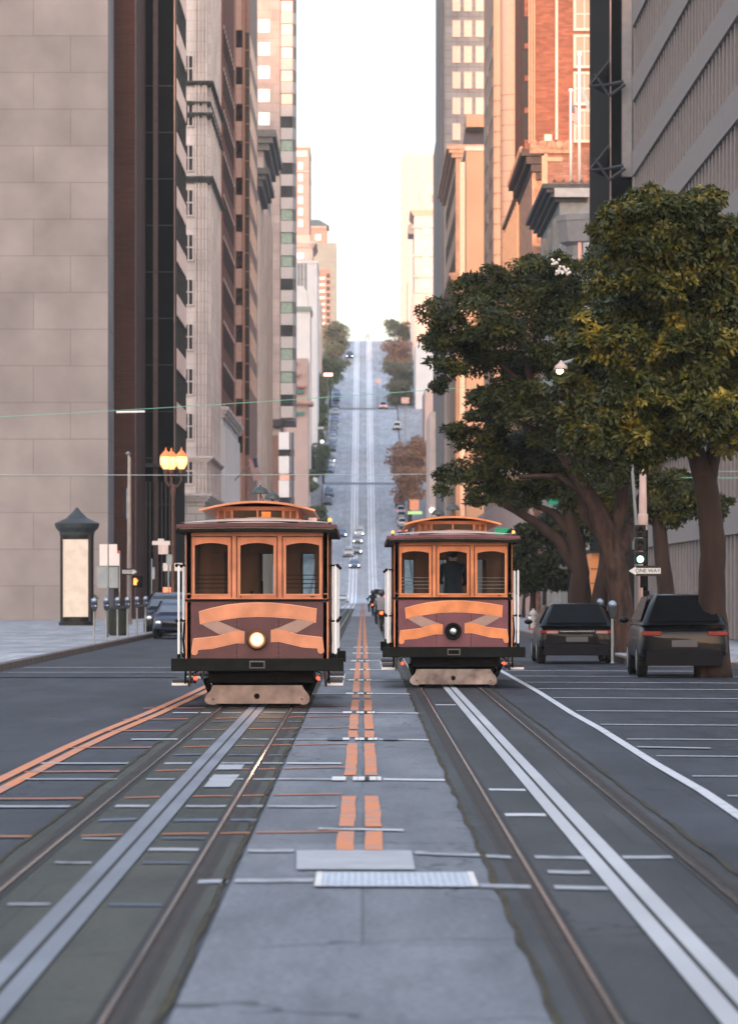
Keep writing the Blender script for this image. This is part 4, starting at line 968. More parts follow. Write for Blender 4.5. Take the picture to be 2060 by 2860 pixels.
# ---------------------------------------------------------------- buildings
STONE = masonry('beige stone panels', (.30, .27, .262), (.21, .185, .178), 4.6, 2.05, .022, .05, off=.45)
BROWN = masonry('brown brick', (.095, .046, .034), (.055, .03, .024), .8, .1, .02, .14)
DARKG = mat('dark tower glass', (.006, .007, .006), .7, var=.3, scale=.3, spec=.05)
DARKF = mat('dark green frame', (.045, .05, .048), .5, var=.2)
PURP = mat('plum pilaster', (.11, .075, .072), .6, var=.15)
CRM = masonry('cream terracotta', (.56, .50, .47), (.42, .36, .33), 1.6, .8, .02, .05)
CRMD = mat('dark weathered cornice', (.06, .065, .06), .7, var=.3)
BRK = masonry('red brick', (.16, .06, .04), (.12, .06, .042), .5, .14, .02, .2)
BRK2 = masonry('warm red brick', (.21, .08, .05), (.16, .08, .06), .6, .17, .02, .25)
TAN = masonry('tan stone', (.36, .25, .18), (.28, .19, .14), 2.2, 1.1, .02, .08)
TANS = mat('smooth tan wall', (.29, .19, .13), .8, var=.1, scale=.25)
GREY = masonry('grey tile', (.20, .19, .195), (.11, .11, .115), 1.7, 1.25, .05, .08, off=0)
CONCB = masonry('pinkish concrete', (.30, .25, .235), (.2, .165, .155), 3.0, 1.6, .04, .08)
CONCG = mat('grey concrete panel', (.27, .255, .25), .8, var=.1)
PALE = masonry('pale stone', (.48, .40, .36), (.4, .33, .29), 2.0, 1.2, .02, .05)
WHT_B = mat('white facade', (.62, .62, .63), .75, var=.07, scale=.3)
PINKW = mat('pink stone', (.5, .37, .33), .8, var=.08, scale=.4)
WREFL = mat('pink reflecting window', (.58, .33, .27), .3, var=.2, scale=.4, emit=(1, .5, .35), es=.06)  # pink reflection put into the pane colour, plus a faint glow
WBRT = mat('bright reflecting window', (.8, .6, .5), .3, emit=(1, .8, .68), es=.3)  # added glow stands in for light reflected off the glass
WGRN = mat('green lit window', (.17, .215, .18), .5, emit=(.45, .75, .6), es=.02, var=.3)
WDRK = mat('dark blue window', (.025, .024, .025), .6, spec=.1, var=.4, scale=.6)
WGRY = mat('grey sky window', (.2, .21, .22), .2, spec=.3, var=.3, scale=.8)
def bldg(label, name, D, xl, xr, D2, ztop, m, zbase=None, cat='building', parapet=None):
    zb = zr(D) - (0 if D < 600 else 6) if zbase is None else zbase
    cx = (xl + xr) / 2
    t = thing(name, label, cat, (cx, D, zb))
    w = MB().box(xl - cx, xr - cx, 0, D2 - D, 0, ztop - zb).build('wall', m, t)
    if parapet: MB().box(xl - cx - .15, xr - cx + .15, -.15, D2 - D + .1, ztop - zb, ztop - zb + .5).build('parapet', parapet, t)
    return t
def cornice(t, xl, xr, D, D2, z, h, pr, m, name='cornice', dent=None, side=None, dm=None):
    """stepped projecting cornice, world coordinates"""
    b = MB()
    for k, (u, a, c) in enumerate(((.45, 0, .35), (.75, .35, .65), (1.0, .65, 1.0))):
        b.box(xl - pr * u, xr + pr * u, D - pr * u, D2 + pr * u * .3, z + h * a, z + h * c - .002)
    o = b.build(name, m, t, world=True)
    if dent:
        q = MB(); n = max(2, int((xr - xl + 2 * pr) / dent))
        for k in range(n): q.box(xl - pr * .6 + k * dent, xl - pr * .6 + (k + .5) * dent, D - pr * .75, D - .0, z - h * .25, z - .002)
        n = int((D2 - D) / dent)
        if side:
            xs = xr if side > 0 else xl
            for k in range(min(n, 60)): q.box(min(xs, xs + side * pr * .7), max(xs, xs + side * pr * .7), D + k * dent, D + (k + .5) * dent, z - h * .25, z - .002)
        q.build('dentils', dm or m, o)
        for c in o.children: c.parent = t
    return o
# ---- left row
LX = lambda px, D: PX(px, D)
b1 = bldg('pale beige stone clad office block at the left edge of the street', 'stone_building', 240, -46, LX(301, 240), 262, 70, STONE)
b2 = bldg('brown brick pier tower between the beige block and the dark glass tower', 'brick_building', 246, LX(296, 246), LX(379, 246), 266, 72, BROWN)
q = MB()
for k in range(9):
    z = PZ(262 + k * 198, 246); q.box(LX(301, 246), LX(379.3, 246), 245.96, 246, z, z + .14)
q.build('joint_bands', mat('dark joint', (.06, .03, .024), .8), b2, world=True)
MB().box(LX(376, 246), LX(380, 246), 245.9, 246.2, 0, 72).build('corner_strip', PURP, b2, world=True)
b3 = bldg('tall dark glass tower with a plum pilaster and banded side windows', 'glass_tower', 257, LX(360, 257), LX(487, 257) , 272, 74, DARKG)
MB().box(LX(428, 257), LX(441, 257), 256.7, 257, 0, 74).build('pilaster', PURP, b3, world=True)
q = MB()
for k in range(12):
    z = PZ(240 + k * 130, 257); q.box(LX(380, 257), LX(487, 257), 256.95, 257, z, z + .05)
q.build('floor_line', DARKF, b3, world=True)
x3 = LX(487, 257)
# side: fins, and pink bands painted for the reflections in its windows
q = MB()
for k in range(7): q.box(x3, x3 + .12, 257.2 + k * 2.3, 257.4 + k * 2.3, 9, 74)
q.build('fin', DARKF, b3, world=True)
MB().box(x3 - .02, x3 + .02, 256.9, 257.05, 9, 74).build('corner_fin', mat('pinkish metal edge', (.34, .25, .24), .4, metal=.3), b3, world=True)
l = b3.location
swins(b3, 'spandrel', mat('painted pink reflection', (.85, .6, .5), .6, var=.15, scale=.3), 1.9, 1.25, [(x3 - l.x + .1, .35 + .95 + j * 2.3, PZ(425 + k * 151, 257) - l.z) for k in range(-3, 6) for j in range(6) if PZ(425 + k * 151, 257) > 10], 1)
MB().box(LX(379, 257), LX(487, 257), 256.2, 257, PZ(1305, 257), PZ(1295, 257)).build('canopy', DARKF, b3, world=True)
q = MB()
for k in range(9): q.box(LX(385 + k * 11, 257), LX(387.5 + k * 11, 257), 256.7, 257, .1, 8.3)
q.build('ground_mullion', mat('mullion grey', (.09, .075, .075), .6), b3, world=True)
# lettering-free stone bank in front
b4 = bldg('low pale stone bank with a heavy cornice behind the triple lantern lamp', 'stone_building', 300, -24, LX(572, 300), 335, PZ(1400, 300), masonry('rusticated stone', (.46, .41, .37), (.3, .26, .23), 1.3, .55, .05, .1))
cornice(b4, -24, LX(572, 300), 300, 335, PZ(1400, 300), .55, .45, CRM, side=1)
# cream ornate tower
D = 330; b5 = bldg('cream ornate tower with dark green cornices and fluted side', 'stone_tower', D, -24, LX(578, D), 357, 62, CRM)
for py, h, pr in ((510, .9, .5), (328, .7, .4), (293, .5, .3), (1290, .8, .45), (238, .6, .5)):
    z = PZ(py, D); cornice(b5, -24, LX(578, D), D, 357, z, h * .55, pr, CRMD if py < 1200 else CRM, dent=.9, side=1, dm=CRM)
q = MB()
for px in (545, 553, 566, 573): q.box(LX(px, D), LX(px + 3, D), D - .22, D, .2, 62)
for k in range(9): q.box(LX(578, D), LX(578, D) + .25, D + 1.5 + k * 2.9, D + 2.3 + k * 2.9, .2, 62)
q.build('pilaster', CRM, b5, world=True)
l = b5.location
wins(b5, 'window', WDRK, .62, 1.9, .1, [(LX(526, D) - l.x, -.0, PZ(600 + k * 125, D) - l.z) for k in range(-3, 8)], frame=CRM, fw=.1)
swins(b5, 'window', WDRK, 1.2, 1.8, [(LX(578, D) - l.x, 2.9 + j * 2.9, PZ(600 + k * 125, D) - l.z) for k in range(-3, 7) for j in range(8)], 1)
# podium + brick tower
D = 366; b6 = bldg('low classical stone building with slanting cornice beside the cream tower', 'stone_building', D, -22, LX(622, D), 411, PZ(1165, D), WHT_B)
cornice(b6, -22, LX(622, D), D, 411, PZ(1165, D), .9, .5, CRM, dent=.8, side=1)
q = MB()
for k in range(14): q.box(LX(622, D), LX(622, D) + .2, D + 1 + k * 3.2, D + 2 + k * 3.2, .2, PZ(1190, D))
q.build('pilaster', WHT_B, b6, world=True)
D = 376; b7 = bldg('tall red brick tower with slanting rows of small white window heads', 'brick_tower', D, -22, LX(622, D), 409, 70, BRK)
l = b7.location
rowz = [PZ(310 + k * 118, D) for k in range(-2, 8)]
swins(b7, 'window', mat('brown side window', (.05, .03, .025), .8, spec=.05), 1.9, 1.9, [(LX(622, D) - l.x, 2.0 + j * 3.6, z - 2.0 - l.z) for z in rowz for j in range(9)], 1)
swins(b7, 'window_head', mat('white stone head', (.6, .5, .46), .7), .5, .28, [(LX(622, D) - l.x + .05, 1.2 + j * 3.3, z - l.z) for z in rowz for j in range(10)], 1)
# dark window tower
D = 440; b8 = bldg('narrow brown tower with two columns of dark windows and glowing side panes', 'brown_tower', D, -22, LX(697, D), 472, 84, mat('brown metal wall', (.17, .095, .075), .6, var=.15))
l = b8.location
wins(b8, 'window', mat('black window', (.012, .01, .01), .2), .66, 1.8, .1, [(LX(668, D) - l.x, 0, PZ(338 + k * 103, D) - l.z) for k in range(-2, 10)])
wins(b8, 'window', mat('black window', (.012, .01, .01), .2), .42, 1.75, .1, [(LX(690, D) - l.x, 0, PZ(292 + k * 51.5, D) - l.z) for k in range(-3, 20)])
MB().box(LX(659, D), LX(675, D), D - .03, D, 5, 84).build('pale_panel', mat('pale brown panel', (.28, .18, .15), .6), b8, world=True)
MB().box(LX(679, D), LX(683, D), D - .3, D, 5, 84).build('mullion', mat('copper mullion', (.26, .13, .09), .5), b8, world=True)
swins(b8, 'side_window', mat('peach side glass', (.6, .36, .26), .25, var=.2, scale=.3), 1.5, 2.2, [(LX(697, D) - l.x, 1.6 + j * 3.2, PZ(360 + k * 103, D) - l.z) for k in range(-2, 8) for j in range(9)], 1)  # glow of the side panes painted as peach colour
# corniced pair
D = 486; b9 = bldg('stone building with a deep dark projecting cornice, lower of two', 'stone_building', D, -22, -12.0, 515, PZ(520, D), CONCB)
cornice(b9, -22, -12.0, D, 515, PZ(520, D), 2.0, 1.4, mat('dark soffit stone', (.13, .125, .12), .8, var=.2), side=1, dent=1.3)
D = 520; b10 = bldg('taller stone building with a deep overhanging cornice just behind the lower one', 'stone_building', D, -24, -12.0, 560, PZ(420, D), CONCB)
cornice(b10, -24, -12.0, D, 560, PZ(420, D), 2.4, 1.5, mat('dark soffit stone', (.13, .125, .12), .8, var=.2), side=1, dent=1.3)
for bb, D_, n in ((b9, 486, 8), (b10, 520, 11)):
    l = bb.location
    swins(bb, 'side_window', WDRK, 1.6, 2.0, [(-12.0 - l.x, 2 + j * 3.4, 6 + k * 4.0) for k in range(10) for j in range(n)], 1)
    q = MB(); 
    for k in range(n + 1): q.box(-12.0, -11.7, D_ + .1 + k * 3.4, D_ + .8 + k * 3.4, 1, PZ(560, D_))
    q.build('pilaster', PALE, bb, world=True)
# balcony tower
D = 740; b11 = bldg('concrete apartment tower with stacked corner balconies and green lit windows', 'apartment_tower', D, LX(690, D), LX(782, D), 775, 112, CONCB)
l = b11.location
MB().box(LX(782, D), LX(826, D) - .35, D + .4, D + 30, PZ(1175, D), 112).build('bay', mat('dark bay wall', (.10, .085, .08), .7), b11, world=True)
pitch = 64.8; k0 = 0
bm_mesh = None
for k in range(-4, 14):
    yt = 292 + k * pitch         # top of the solid balcony front
    z0, z1 = PZ(yt + 32, D), PZ(yt, D)
    if bm_mesh is None:
        bm_mesh = MB().box(0, LX(817, D) - LX(784, D), -.2, 0, 0, z1 - z0).add([(LX(817, D) - LX(784, D), -.2, 0), (LX(825, D) - LX(784, D), 1.6, 0), (LX(825, D) - LX(784, D), 1.6, z1 - z0), (LX(817, D) - LX(784, D), -.2, z1 - z0), (LX(817, D) - LX(784, D), 0, 0), (LX(825, D) - LX(784, D) - .2, 1.6, 0), (LX(825, D) - LX(784, D) - .2, 1.6, z1 - z0), (LX(817, D) - LX(784, D), 0, z1 - z0)],
            [(0, 1, 2, 3), (4, 7, 6, 5), (3, 2, 6, 7), (0, 4, 5, 1), (1, 5, 6, 2)]).build('balcony', mat('grey balcony concrete', (.36, .335, .33), .8, var=.08), b11)
        bm_mesh.location = (LX(784, D) - l.x, 0, z0 - l.z); o = bm_mesh
    else: o = inst(bm_mesh, b11, (LX(784, D) - l.x, 0, z0 - l.z))
    wm = WREFL if k < 1 else (WGRN if k in (2, 5, 6, 7, 9, 11, 12) else WDRK)
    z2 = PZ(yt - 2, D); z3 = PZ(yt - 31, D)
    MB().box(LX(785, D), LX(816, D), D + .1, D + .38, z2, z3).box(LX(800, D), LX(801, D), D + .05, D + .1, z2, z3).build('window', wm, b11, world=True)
wins(b11, 'window', WBRT, 1.85, 2.1, .1, [(LX(737, D) - l.x, 0, PZ(283 + k * 65, D) - l.z) for k in range(-3, 2)])
MB().lathe([(.1, -1.6), (1.1, -1.2), (1.35, 0), (.1, .1)], (LX(776, D) - l.x, -.2, PZ(1172, D) - l.z), 16).build('soffit_drum', mat('dark soffit', (.04, .035, .035), .7), b11)
D = 728; b12 = bldg('lower apartment block with pale balconies under the big tower', 'apartment_building', D, LX(715, D), LX(778, D), 738, PZ(1215, D), mat('rust brown wall', (.16, .085, .065), .7, var=.15))
for k in range(5):
    yt = 1207 + k * 67
    MB().box(LX(778, D), LX(811, D), D - .1, D + .1, PZ(yt + 48, D), PZ(yt, D)).prism([(LX(811, D), D - .1), (LX(822, D), D + 2.5), (LX(822, D) - .2, D + 2.5), (LX(811, D) - .2, D - .1)], PZ(yt + 48, D), PZ(yt, D), 'z').build('balcony', WHT_B, b12, world=True)
    MB().box(LX(780, D), LX(808, D), D + .3, D + .5, PZ(yt + 66, D), PZ(yt + 48, D)).build('window', WREFL if k == 1 else WDRK, b12, world=True)
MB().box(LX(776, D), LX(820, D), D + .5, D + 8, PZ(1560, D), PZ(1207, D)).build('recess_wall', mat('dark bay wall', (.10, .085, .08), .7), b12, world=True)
# pagoda roofed building
D = 792; b13 = bldg('small building with tiered pagoda style roofs and green balconies', 'pagoda_building', D, LX(800, D), LX(860, D), 812, PZ(1000, D), PINKW)
for k, (py, x1) in enumerate(((1005, 832), (1035, 842), (1068, 856), (1115, 874))):
    z = PZ(py, D); a, c = LX(815, D), LX(x1, D)
    n = 8; poly = [(a + (c - a) * i / n, z - .9 * (i / n) ** .6 + .45 * max(0, (i / n - .75)) * 4) for i in range(n + 1)]
    MB().prism(poly + [(c - .1, z - 1.0), (a, z - .9)], D - 1.2, D + 10).build('pagoda_roof', mat('salmon roof tile', (.42, .22, .18), .7), b13, world=True)
for py in (1090, 1150): MB().box(LX(824, D), LX(850, D), D - .7, D - .1, PZ(py + 9, D), PZ(py, D)).build('balcony', mat('green balcony', (.10, .22, .19), .7), b13, world=True)
# far left stack
D = 830; b14 = bldg('white building with a rounded mansard top among the far left facades', 'white_building', D, LX(800, D), LX(866, D), 850, PZ(870, D), WHT_B, parapet=WHT_B)
w_ = LX(862, D) - LX(800, D)
MB().prism([(LX(800, D), PZ(870, D)), (LX(862, D), PZ(870, D)), (LX(856, D), PZ(812, D)), (LX(846, D), PZ(798, D)), (LX(800, D), PZ(796, D))], D + .5, D + 18).build('mansard', WHT_B, b14, world=True)
MB().box(LX(820, D), LX(870, D), D - .5, D + 18, PZ(868, D), PZ(856, D)).build('cornice', mat('greenish cornice', (.22, .27, .25), .7), b14, world=True)
D = 870; b15 = bldg('pale narrow building with tall ribbed windows behind the mansard one', 'pale_building', D, LX(800, D), LX(885, D), 905, PZ(735, D), WHT_B, parapet=WHT_B)
l = b15.location
wins(b15, 'window', WGRY, .55, 2.6, .1, [(LX(x, D) - l.x, 0, PZ(770 + k * 34, D) - l.z) for x in (834, 843, 853) for k in range(3)])
D = 905; b16 = bldg('pinkish stone building with dentilled cornice below the tall brick tower', 'stone_building', D, LX(800, D), LX(873, D), 930, PZ(690, D), PINKW)
cornice(b16, LX(800, D), LX(872, D), D, 930, PZ(690, D), 1.2, .9, PALE, dent=1.0, side=1)
MB().box(LX(829, D), LX(847, D), D - .05, D + .05, PZ(722, D), PZ(706, D)).build('window', WBRT, b16, world=True)
MB().box(LX(826, D), LX(866, D), D + .5, D + 15, PZ(676, D), PZ(655, D)).build('attic', PINKW, b16, world=True)
D = 950; b17 = bldg('tall slender grey-pink brick tower with one column of bright windows', 'brick_tower', D, LX(790, D), LX(863, D), 985, PZ(412, D), mat('grey pink brick', (.30, .215, .20), .85, var=.1, scale=.5))
l = b17.location
wins(b17, 'window', WBRT, .8, 1.45, .1, [(LX(839, D) - l.x, 0, PZ(472 + k * 32, D) - l.z) for k in range(6)], frame=PALE, fw=.1)
MB().box(LX(824, D), LX(857, D), D - .1, D + .1, PZ(436, D), PZ(421, D)).build('window', WREFL, b17, world=True)
q = MB().box(LX(790, D), LX(865, D), D - .4, D + 30, PZ(480, D), PZ(478, D)).box(LX(790, D), LX(865, D), D - .4, D + 30, PZ(412, D), PZ(406, D))
for k in range(7): q.box(LX(826 + k * 6, D), LX(829 + k * 6, D), D - .3, D + .4, PZ(406, D), PZ(401 + (k % 2) * 3, D))
q.build('parapet', PALE, b17, world=True)
D = 1650; b18 = bldg('distant brick house top with a dark green hipped roof', 'brick_building', D, LX(850, D), LX(912, D), 1675, PZ(628, D), mat('rose brick', (.33, .17, .14), .85, var=.1))
MB().add([(LX(848, D), D - 1, PZ(630, D)), (LX(918, D), D - 1, PZ(630, D)), (LX(918, D), D + 25, PZ(630, D)), (LX(848, D), D + 25, PZ(630, D)), (LX(850, D), D + 8, PZ(608, D)), (LX(890, D), D + 8, PZ(608, D))],
         [(0, 1, 5, 4), (1, 2, 5), (2, 3, 4, 5), (3, 0, 4), (0, 3, 2, 1)]).build('roof', mat('green grey roof', (.07, .09, .085), .7), b18, world=True)
MB().box(LX(881, D), LX(895, D), D - .3, D, PZ(670, D), PZ(655, D)).build('window', WBRT, b18, world=True)
q = MB()
for k in range(10): q.box(LX(864 + k * 5, D), LX(866.5 + k * 5, D), D - 1.2, D, PZ(637, D), PZ(631, D))
q.build('dentils', PALE, b18, world=True)
D = 1450; b19 = bldg('grey green apartment block wrapped in netting at the top left of the hill', 'apartment_building', D, LX(870, D), LX(938, D), 1480, PZ(678, D), mat('green grey netting wall', (.19, .20, .185), .85, var=.12, scale=.2, stretch=(1, 1, 4)))
MB().box(LX(888, D), LX(922, D), D - .4, D, PZ(1020, D), PZ(752, D)).build('brown_bay', mat('brown bay', (.24, .15, .12), .8), b19, world=True)
l = b19.location
wins(b19, 'window', WDRK, 1.0, 1.3, .1, [(LX(916, D) - l.x, -.5, PZ(775 + k * 18, D) - l.z) for k in range(13)])
wins(b19, 'balcony', mat('peach slab', (.3, .19, .15), .7), 1.5, .35, .6, [(LX(916, D) - l.x, -.6, PZ(782 + k * 18, D) - l.z) for k in range(13)])
wins(b19, 'window', WGRY, 1.6, .7, .1, [(LX(900, D) - l.x, -.45, PZ(780 + k * 18, D) - l.z) for k in range(13)])
D = 1000; b20 = bldg('narrow cream building edge above the left hill trees', 'pale_building', D, LX(860, D), LX(897, D), 1030, PZ(838, D), PALE)
D = 960; b21 = bldg('pale facade with a dark fire escape above the left hill trees', 'pale_building', D, LX(840, D), LX(884, D), 985, PZ(905, D), WHT_B)
q = MB()
for k in range(5): q.box(LX(866, D), LX(880, D), D - 1.0, D - .1, PZ(968 + k * 22, D), PZ(966 + k * 22, D))
q.box(LX(878, D), LX(879.5, D), D - .9, D - .8, PZ(1060, D), PZ(960, D)); q.build('fire_escape', mat('iron', (.05, .05, .05), .6), b21, world=True)

# ---- right row
D = 1600; r1 = bldg('sunlit pale high rise beyond the hill crest at right', 'high_rise', D, LX(1121, D), LX(1235, D), 1630, PZ(428, D), mat('sunlit pale concrete', (.42, .36, .33), .8, var=.05))
l = r1.location
wins(r1, 'window', mat('rose grey window', (.36, .27, .24), .4), 3.6, 1.8, .1, [(LX(x, D) - l.x, 0, PZ(452 + k * 25, D) - l.z) for x in (1133, 1163, 1203) for k in range(20)])
MB().box(LX(1137, D), LX(1139, D), D + 3, D + 4, PZ(428, D), PZ(400, D)).box(LX(1134, D), LX(1147, D), D + 2, D + 6, PZ(428, D), PZ(418, D)).build('mast', PALE, r1, world=True)
D = 1300; r2 = bldg('thin pinkish building sliver left of the white hotel', 'pink_building', D, LX(1138, D), LX(1175, D), 1330, PZ(780, D), PINKW)
D = 1100; r3 = bldg('white classical hotel with heavy bracketed cornice and rooftop penthouse', 'hotel_building', D, LX(1156, D), LX(1225, D), 1130, PZ(600, D), mat('grey white facade', (.40, .38, .375), .8, var=.07, scale=.3))
l = r3.location
cornice(r3, LX(1156, D), LX(1225, D), D, 1130, PZ(600, D), 1.6, 1.0, mat('salmon cornice', (.5, .33, .27), .8), dent=1.0, side=-1)
wins(r3, 'window', WGRY, 1.5, 1.9, .1, [(LX(1189, D) - l.x, 0, PZ(652 + k * 37.5, D) - l.z) for k in range(5)], frame=PALE, fw=.25)
MB().box(LX(1185, D), LX(1225, D), D + 3, D + 20, PZ(600, D), PZ(512, D)).build('penthouse', PALE, r3, world=True)
MB().box(LX(1171, D), LX(1185, D), D + 3, D + 12, PZ(600, D), PZ(530, D)).build('roof_turret', PINKW, r3, world=True)
MB().box(LX(1205, D), LX(1216, D), D + 2.9, D + 3, PZ(562, D), PZ(540, D)).build('window', mat('brown window', (.10, .06, .05), .3), r3, world=True)
for py in (632, 712, 770, 815): MB().box(LX(1150, D), LX(1225, D), D - .5, D, PZ(py + 4, D), PZ(py, D)).build('string_course', PALE, r3, world=True)
MB().box(LX(1140, D), LX(1156, D), D + 3, D + 20, PZ(650, D), PZ(622, D)).build('side_cornice', mat('grey cornice', (.2, .19, .19), .8), r3, world=True)
D = 1085; r4 = bldg('pink stone base building under the white hotel', 'pink_building', D, LX(1152, D), LX(1235, D), 1098, PZ(820, D), PINKW)
MB().box(LX(1146, D), LX(1153, D), D - .5, D + 4, PZ(960, D), PZ(850, D)).build('blue_bay', mat('bluish bay', (.3, .34, .36), .6), r4, world=True)
D = 1000; r5 = bldg('pale building with small balconies low on the right hillside', 'pale_building', D, LX(1160, D), LX(1235, D), 1040, PZ(960, D), WHT_B)
D = 900; r6 = bldg('brown building above the right side street', 'brown_building', D, LX(1186, D), LX(1240, D), 940, PZ(1085, D), PINKW)
D = 800; r7 = bldg('narrow dark building with many tiny balconies, left of the grey tower', 'apartment_tower', D, LX(1221, D), LX(1260, D), 850, PZ(362, D), mat('plum grey wall', (.13, .11, .115), .7, var=.1))
l = r7.location
wins(r7, 'balcony', PINKW, .75, .9, .8, [(LX(1223, D) - l.x, -.7, PZ(380 + k * 26, D) - l.z) for k in range(30)])
wins(r7, 'window', mat('black window', (.012, .01, .01), .2), .5, .8, .1, [(LX(1222.5, D) - l.x, -.02, PZ(392 + k * 26, D) - l.z) for k in range(30)])
D = 640; r8 = bldg('grey tiled tower with pink windows', 'office_tower', D, LX(1240, D), LX(1375, D), 690, 100, GREY)
MB().box(LX(1231, D), LX(1240, D), D + .6, D + 48, 0, 100).build('dark_flank', mat('dark flank', (.10, .095, .10), .7), r8, world=True)
l = r8.location
wins(r8, 'window', WREFL, 1.05, 2.35, .1, [(LX(x, D) - l.x, 0, PZ(317 + k * 72, D) - l.z) for x in (1274, 1306, 1339) for k in range(-4, 7)], frame=mat('pink frame', (.5, .36, .32), .6), fw=.08)
D = 700; r8b = bldg('pale pinkish building behind the russet tree on the right', 'pink_building', D, LX(1200, D), LX(1262, D), 740, PZ(1150, D), PALE)
D = 520; r9 = bldg('ornate tan building with a carved overhanging cornice', 'stone_building', D, LX(1272, D), LX(1301, D) + 3, 585, PZ(440, D), TAN)
cornice(r9, LX(1272, D), LX(1301, D) + 3, D, 585, PZ(440, D), 1.5, 1.1, mat('carved tan stone', (.34, .22, .16), .85, var=.3, scale=2, bump=.5), dent=1.0, side=-1)
cornice(r9, LX(1272, D), LX(1301, D), D, 585, PZ(790, D), 1.2, .8, mat('carved tan stone', (.34, .22, .16), .85), dent=1.0, side=-1)
l = r9.location
swins(r9, 'arched_window', WDRK, 1.6, 2.4, [(LX(1272, D) - l.x - .02, 3 + j * 5, PZ(860 - k * 110, D) - l.z) for k in range(4) for j in range(12)], -1)
MB().box(LX(1284, 506), LX(1300, 506), 506, 508, .15, PZ(452, 506)).build('sunlit_pilaster', mat('painted sunlit strip', (.6, .48, .4), .7), r9, world=True)  # strip of wall in full sun, its brightness painted as near-white colour
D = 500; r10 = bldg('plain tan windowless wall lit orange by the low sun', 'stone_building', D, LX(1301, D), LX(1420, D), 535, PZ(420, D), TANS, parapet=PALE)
MB().add([(LX(1291, 560), 560, PZ(415, 560)), (LX(1360, 560), 560, PZ(415, 560)), (LX(1360, 560), 575, PZ(332, 560)), (LX(1306, 560), 575, PZ(332, 560)), (LX(1291, 560), 580, PZ(415, 560)), (LX(1360, 560), 580, PZ(415, 560))],
         [(0, 1, 2, 3), (0, 3, 4), (1, 5, 2), (3, 2, 5, 4), (0, 4, 5, 1)]).build('mansard_roof', mat('dark brown roof', (.05, .033, .026), .8), r10, world=True)
MB().box(LX(1304, 566), LX(1360, 566), 572, 585, PZ(340, 566), PZ(305, 566)).build('roof_parapet', TANS, r10, world=True)
D = 394; r11 = bldg('tan office building with a round corner turret and slanted side slots', 'office_tower', D, LX(1378, D), LX(1378, D) + 6, 426, 78, mat('tan precast', (.36, .255, .195), .75, var=.06, scale=.3))
MB().lathe([(1.0, 0), (1.0, 78)], (LX(1432, 373), 374.5, 0), 40).build('round_turret', mat('pale tan precast', (.40, .29, .235), .7, var=.05), r11, world=True, smooth=True)
q = MB()
for k in range(18): q.lathe([(1.02, 0), (1.02, .06)], (LX(1432, 373), 374.5, PZ(262 + k * 42.6, 373)), 40)
for k in range(18): q.box(LX(1378, D) - .02, LX(1403, D), D - .32, D - .3, PZ(240 + k * 43, D), PZ(237 + k * 43, D))
q.build('joint_ring', mat('brown joint', (.22, .14, .11), .8), r11, world=True)
MB().box(LX(1386, D), LX(1396, D), D - .3, D, 0, 78).box(LX(1398, D), LX(1403, D), D - .5, D, 0, 78).build('rib', mat('tan precast', (.36, .255, .195), .75), r11, world=True)
l = r11.location
swins(r11, 'slot_window', mat('brown slot', (.09, .06, .05), .4), 11, .9, [(LX(1378, D) - l.x, 8 + j * 15, PZ(320 + k * 86, D) - l.z) for k in range(-3, 7) for j in range(2)], -1)
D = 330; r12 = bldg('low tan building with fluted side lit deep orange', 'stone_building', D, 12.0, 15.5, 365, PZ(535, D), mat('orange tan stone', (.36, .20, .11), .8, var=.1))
MB().box(11.8, 15.6, 329.7, 365, PZ(535, D), PZ(525, D)).build('coping', TANS, r12, world=True)
q = MB()
for k in range(10): q.box(11.8, 12.0, 331 + k * 3.5, 332.2 + k * 3.5, .2, PZ(560, D))
for px in (1452, 1462, 1480, 1488): q.box(LX(px, D), LX(px + 4, D), D - .2, D, .2, PZ(545, D))
q.build('pilaster', mat('tan pilaster', (.38, .26, .18), .8), r12, world=True)
D = 350; r13 = bldg('tall red brick block with white framed windows behind the flagpoles', 'brick_building', D, LX(1464, D), LX(1712, D), 372, 62, BRK2)
l = r13.location
MB().box(LX(1550, D), LX(1557, D), D - .2, D, PZ(390, D), 62).build('downpipe', PALE, r13, world=True)
q = MB()
for px in (1475, 1482, 1489): q.box(LX(px, D), LX(px + 4, D), D - .3, D, PZ(400, D), 62)
q.build('pilaster', mat('tan pilaster', (.38, .26, .18), .8), r13, world=True)
wins(r13, 'window', mat('warm dark window', (.12, .08, .065), .2), 1.35, 2.3, .1, [(LX(1631, D) - l.x, 0, PZ(y, D) - l.z) for y in (286, 390, 182, 78)], frame=PALE, fw=.22)
wins(r13, 'window', WDRK, .6, 2.2, .1, [(LX(1468, D) - l.x, 0, PZ(y, D) - l.z) for y in (300, 390, 210, 120)])
wins(r13, 'window', WREFL, .6, .5, .1, [(LX(1530, D) - l.x, 0, PZ(392, D) - l.z)])
MB().box(LX(1678, D), LX(1705, D), D - 3, D, PZ(395, D), PZ(320, D)).build('chimney_block', masonry('greyed brick', (.2, .13, .1), (.1, .07, .06), .5, .2, .03, .2), r13, world=True)
D = 305; r14 = bldg('brick building with a carved tan parapet and dark projecting cornice', 'brick_building', D, LX(1514, D), LX(1720, D), 332, PZ(412, D), masonry('pale red brick', (.24, .125, .09), (.17, .1, .08), .6, .18, .03, .25))
CARV = mat('carved tan stone', (.34, .22, .16), .85)
MB().box(LX(1478, D), LX(1600, D), D - .3, D + 1, PZ(428, D), PZ(402, D)).build('parapet', mat('carved parapet', (.30, .185, .13), .85, var=.4, scale=3, bump=.5), r14, world=True)
q = MB()
for k in range(5): q.lathe([(.3, -.2), (.3, .2)], (LX(1490 + k * 24, D), D - .2, PZ(404, D)), 16, 'y')
q.build('scroll', mat('carved parapet', (.30, .185, .13), .85), r14, world=True)
b = MB()
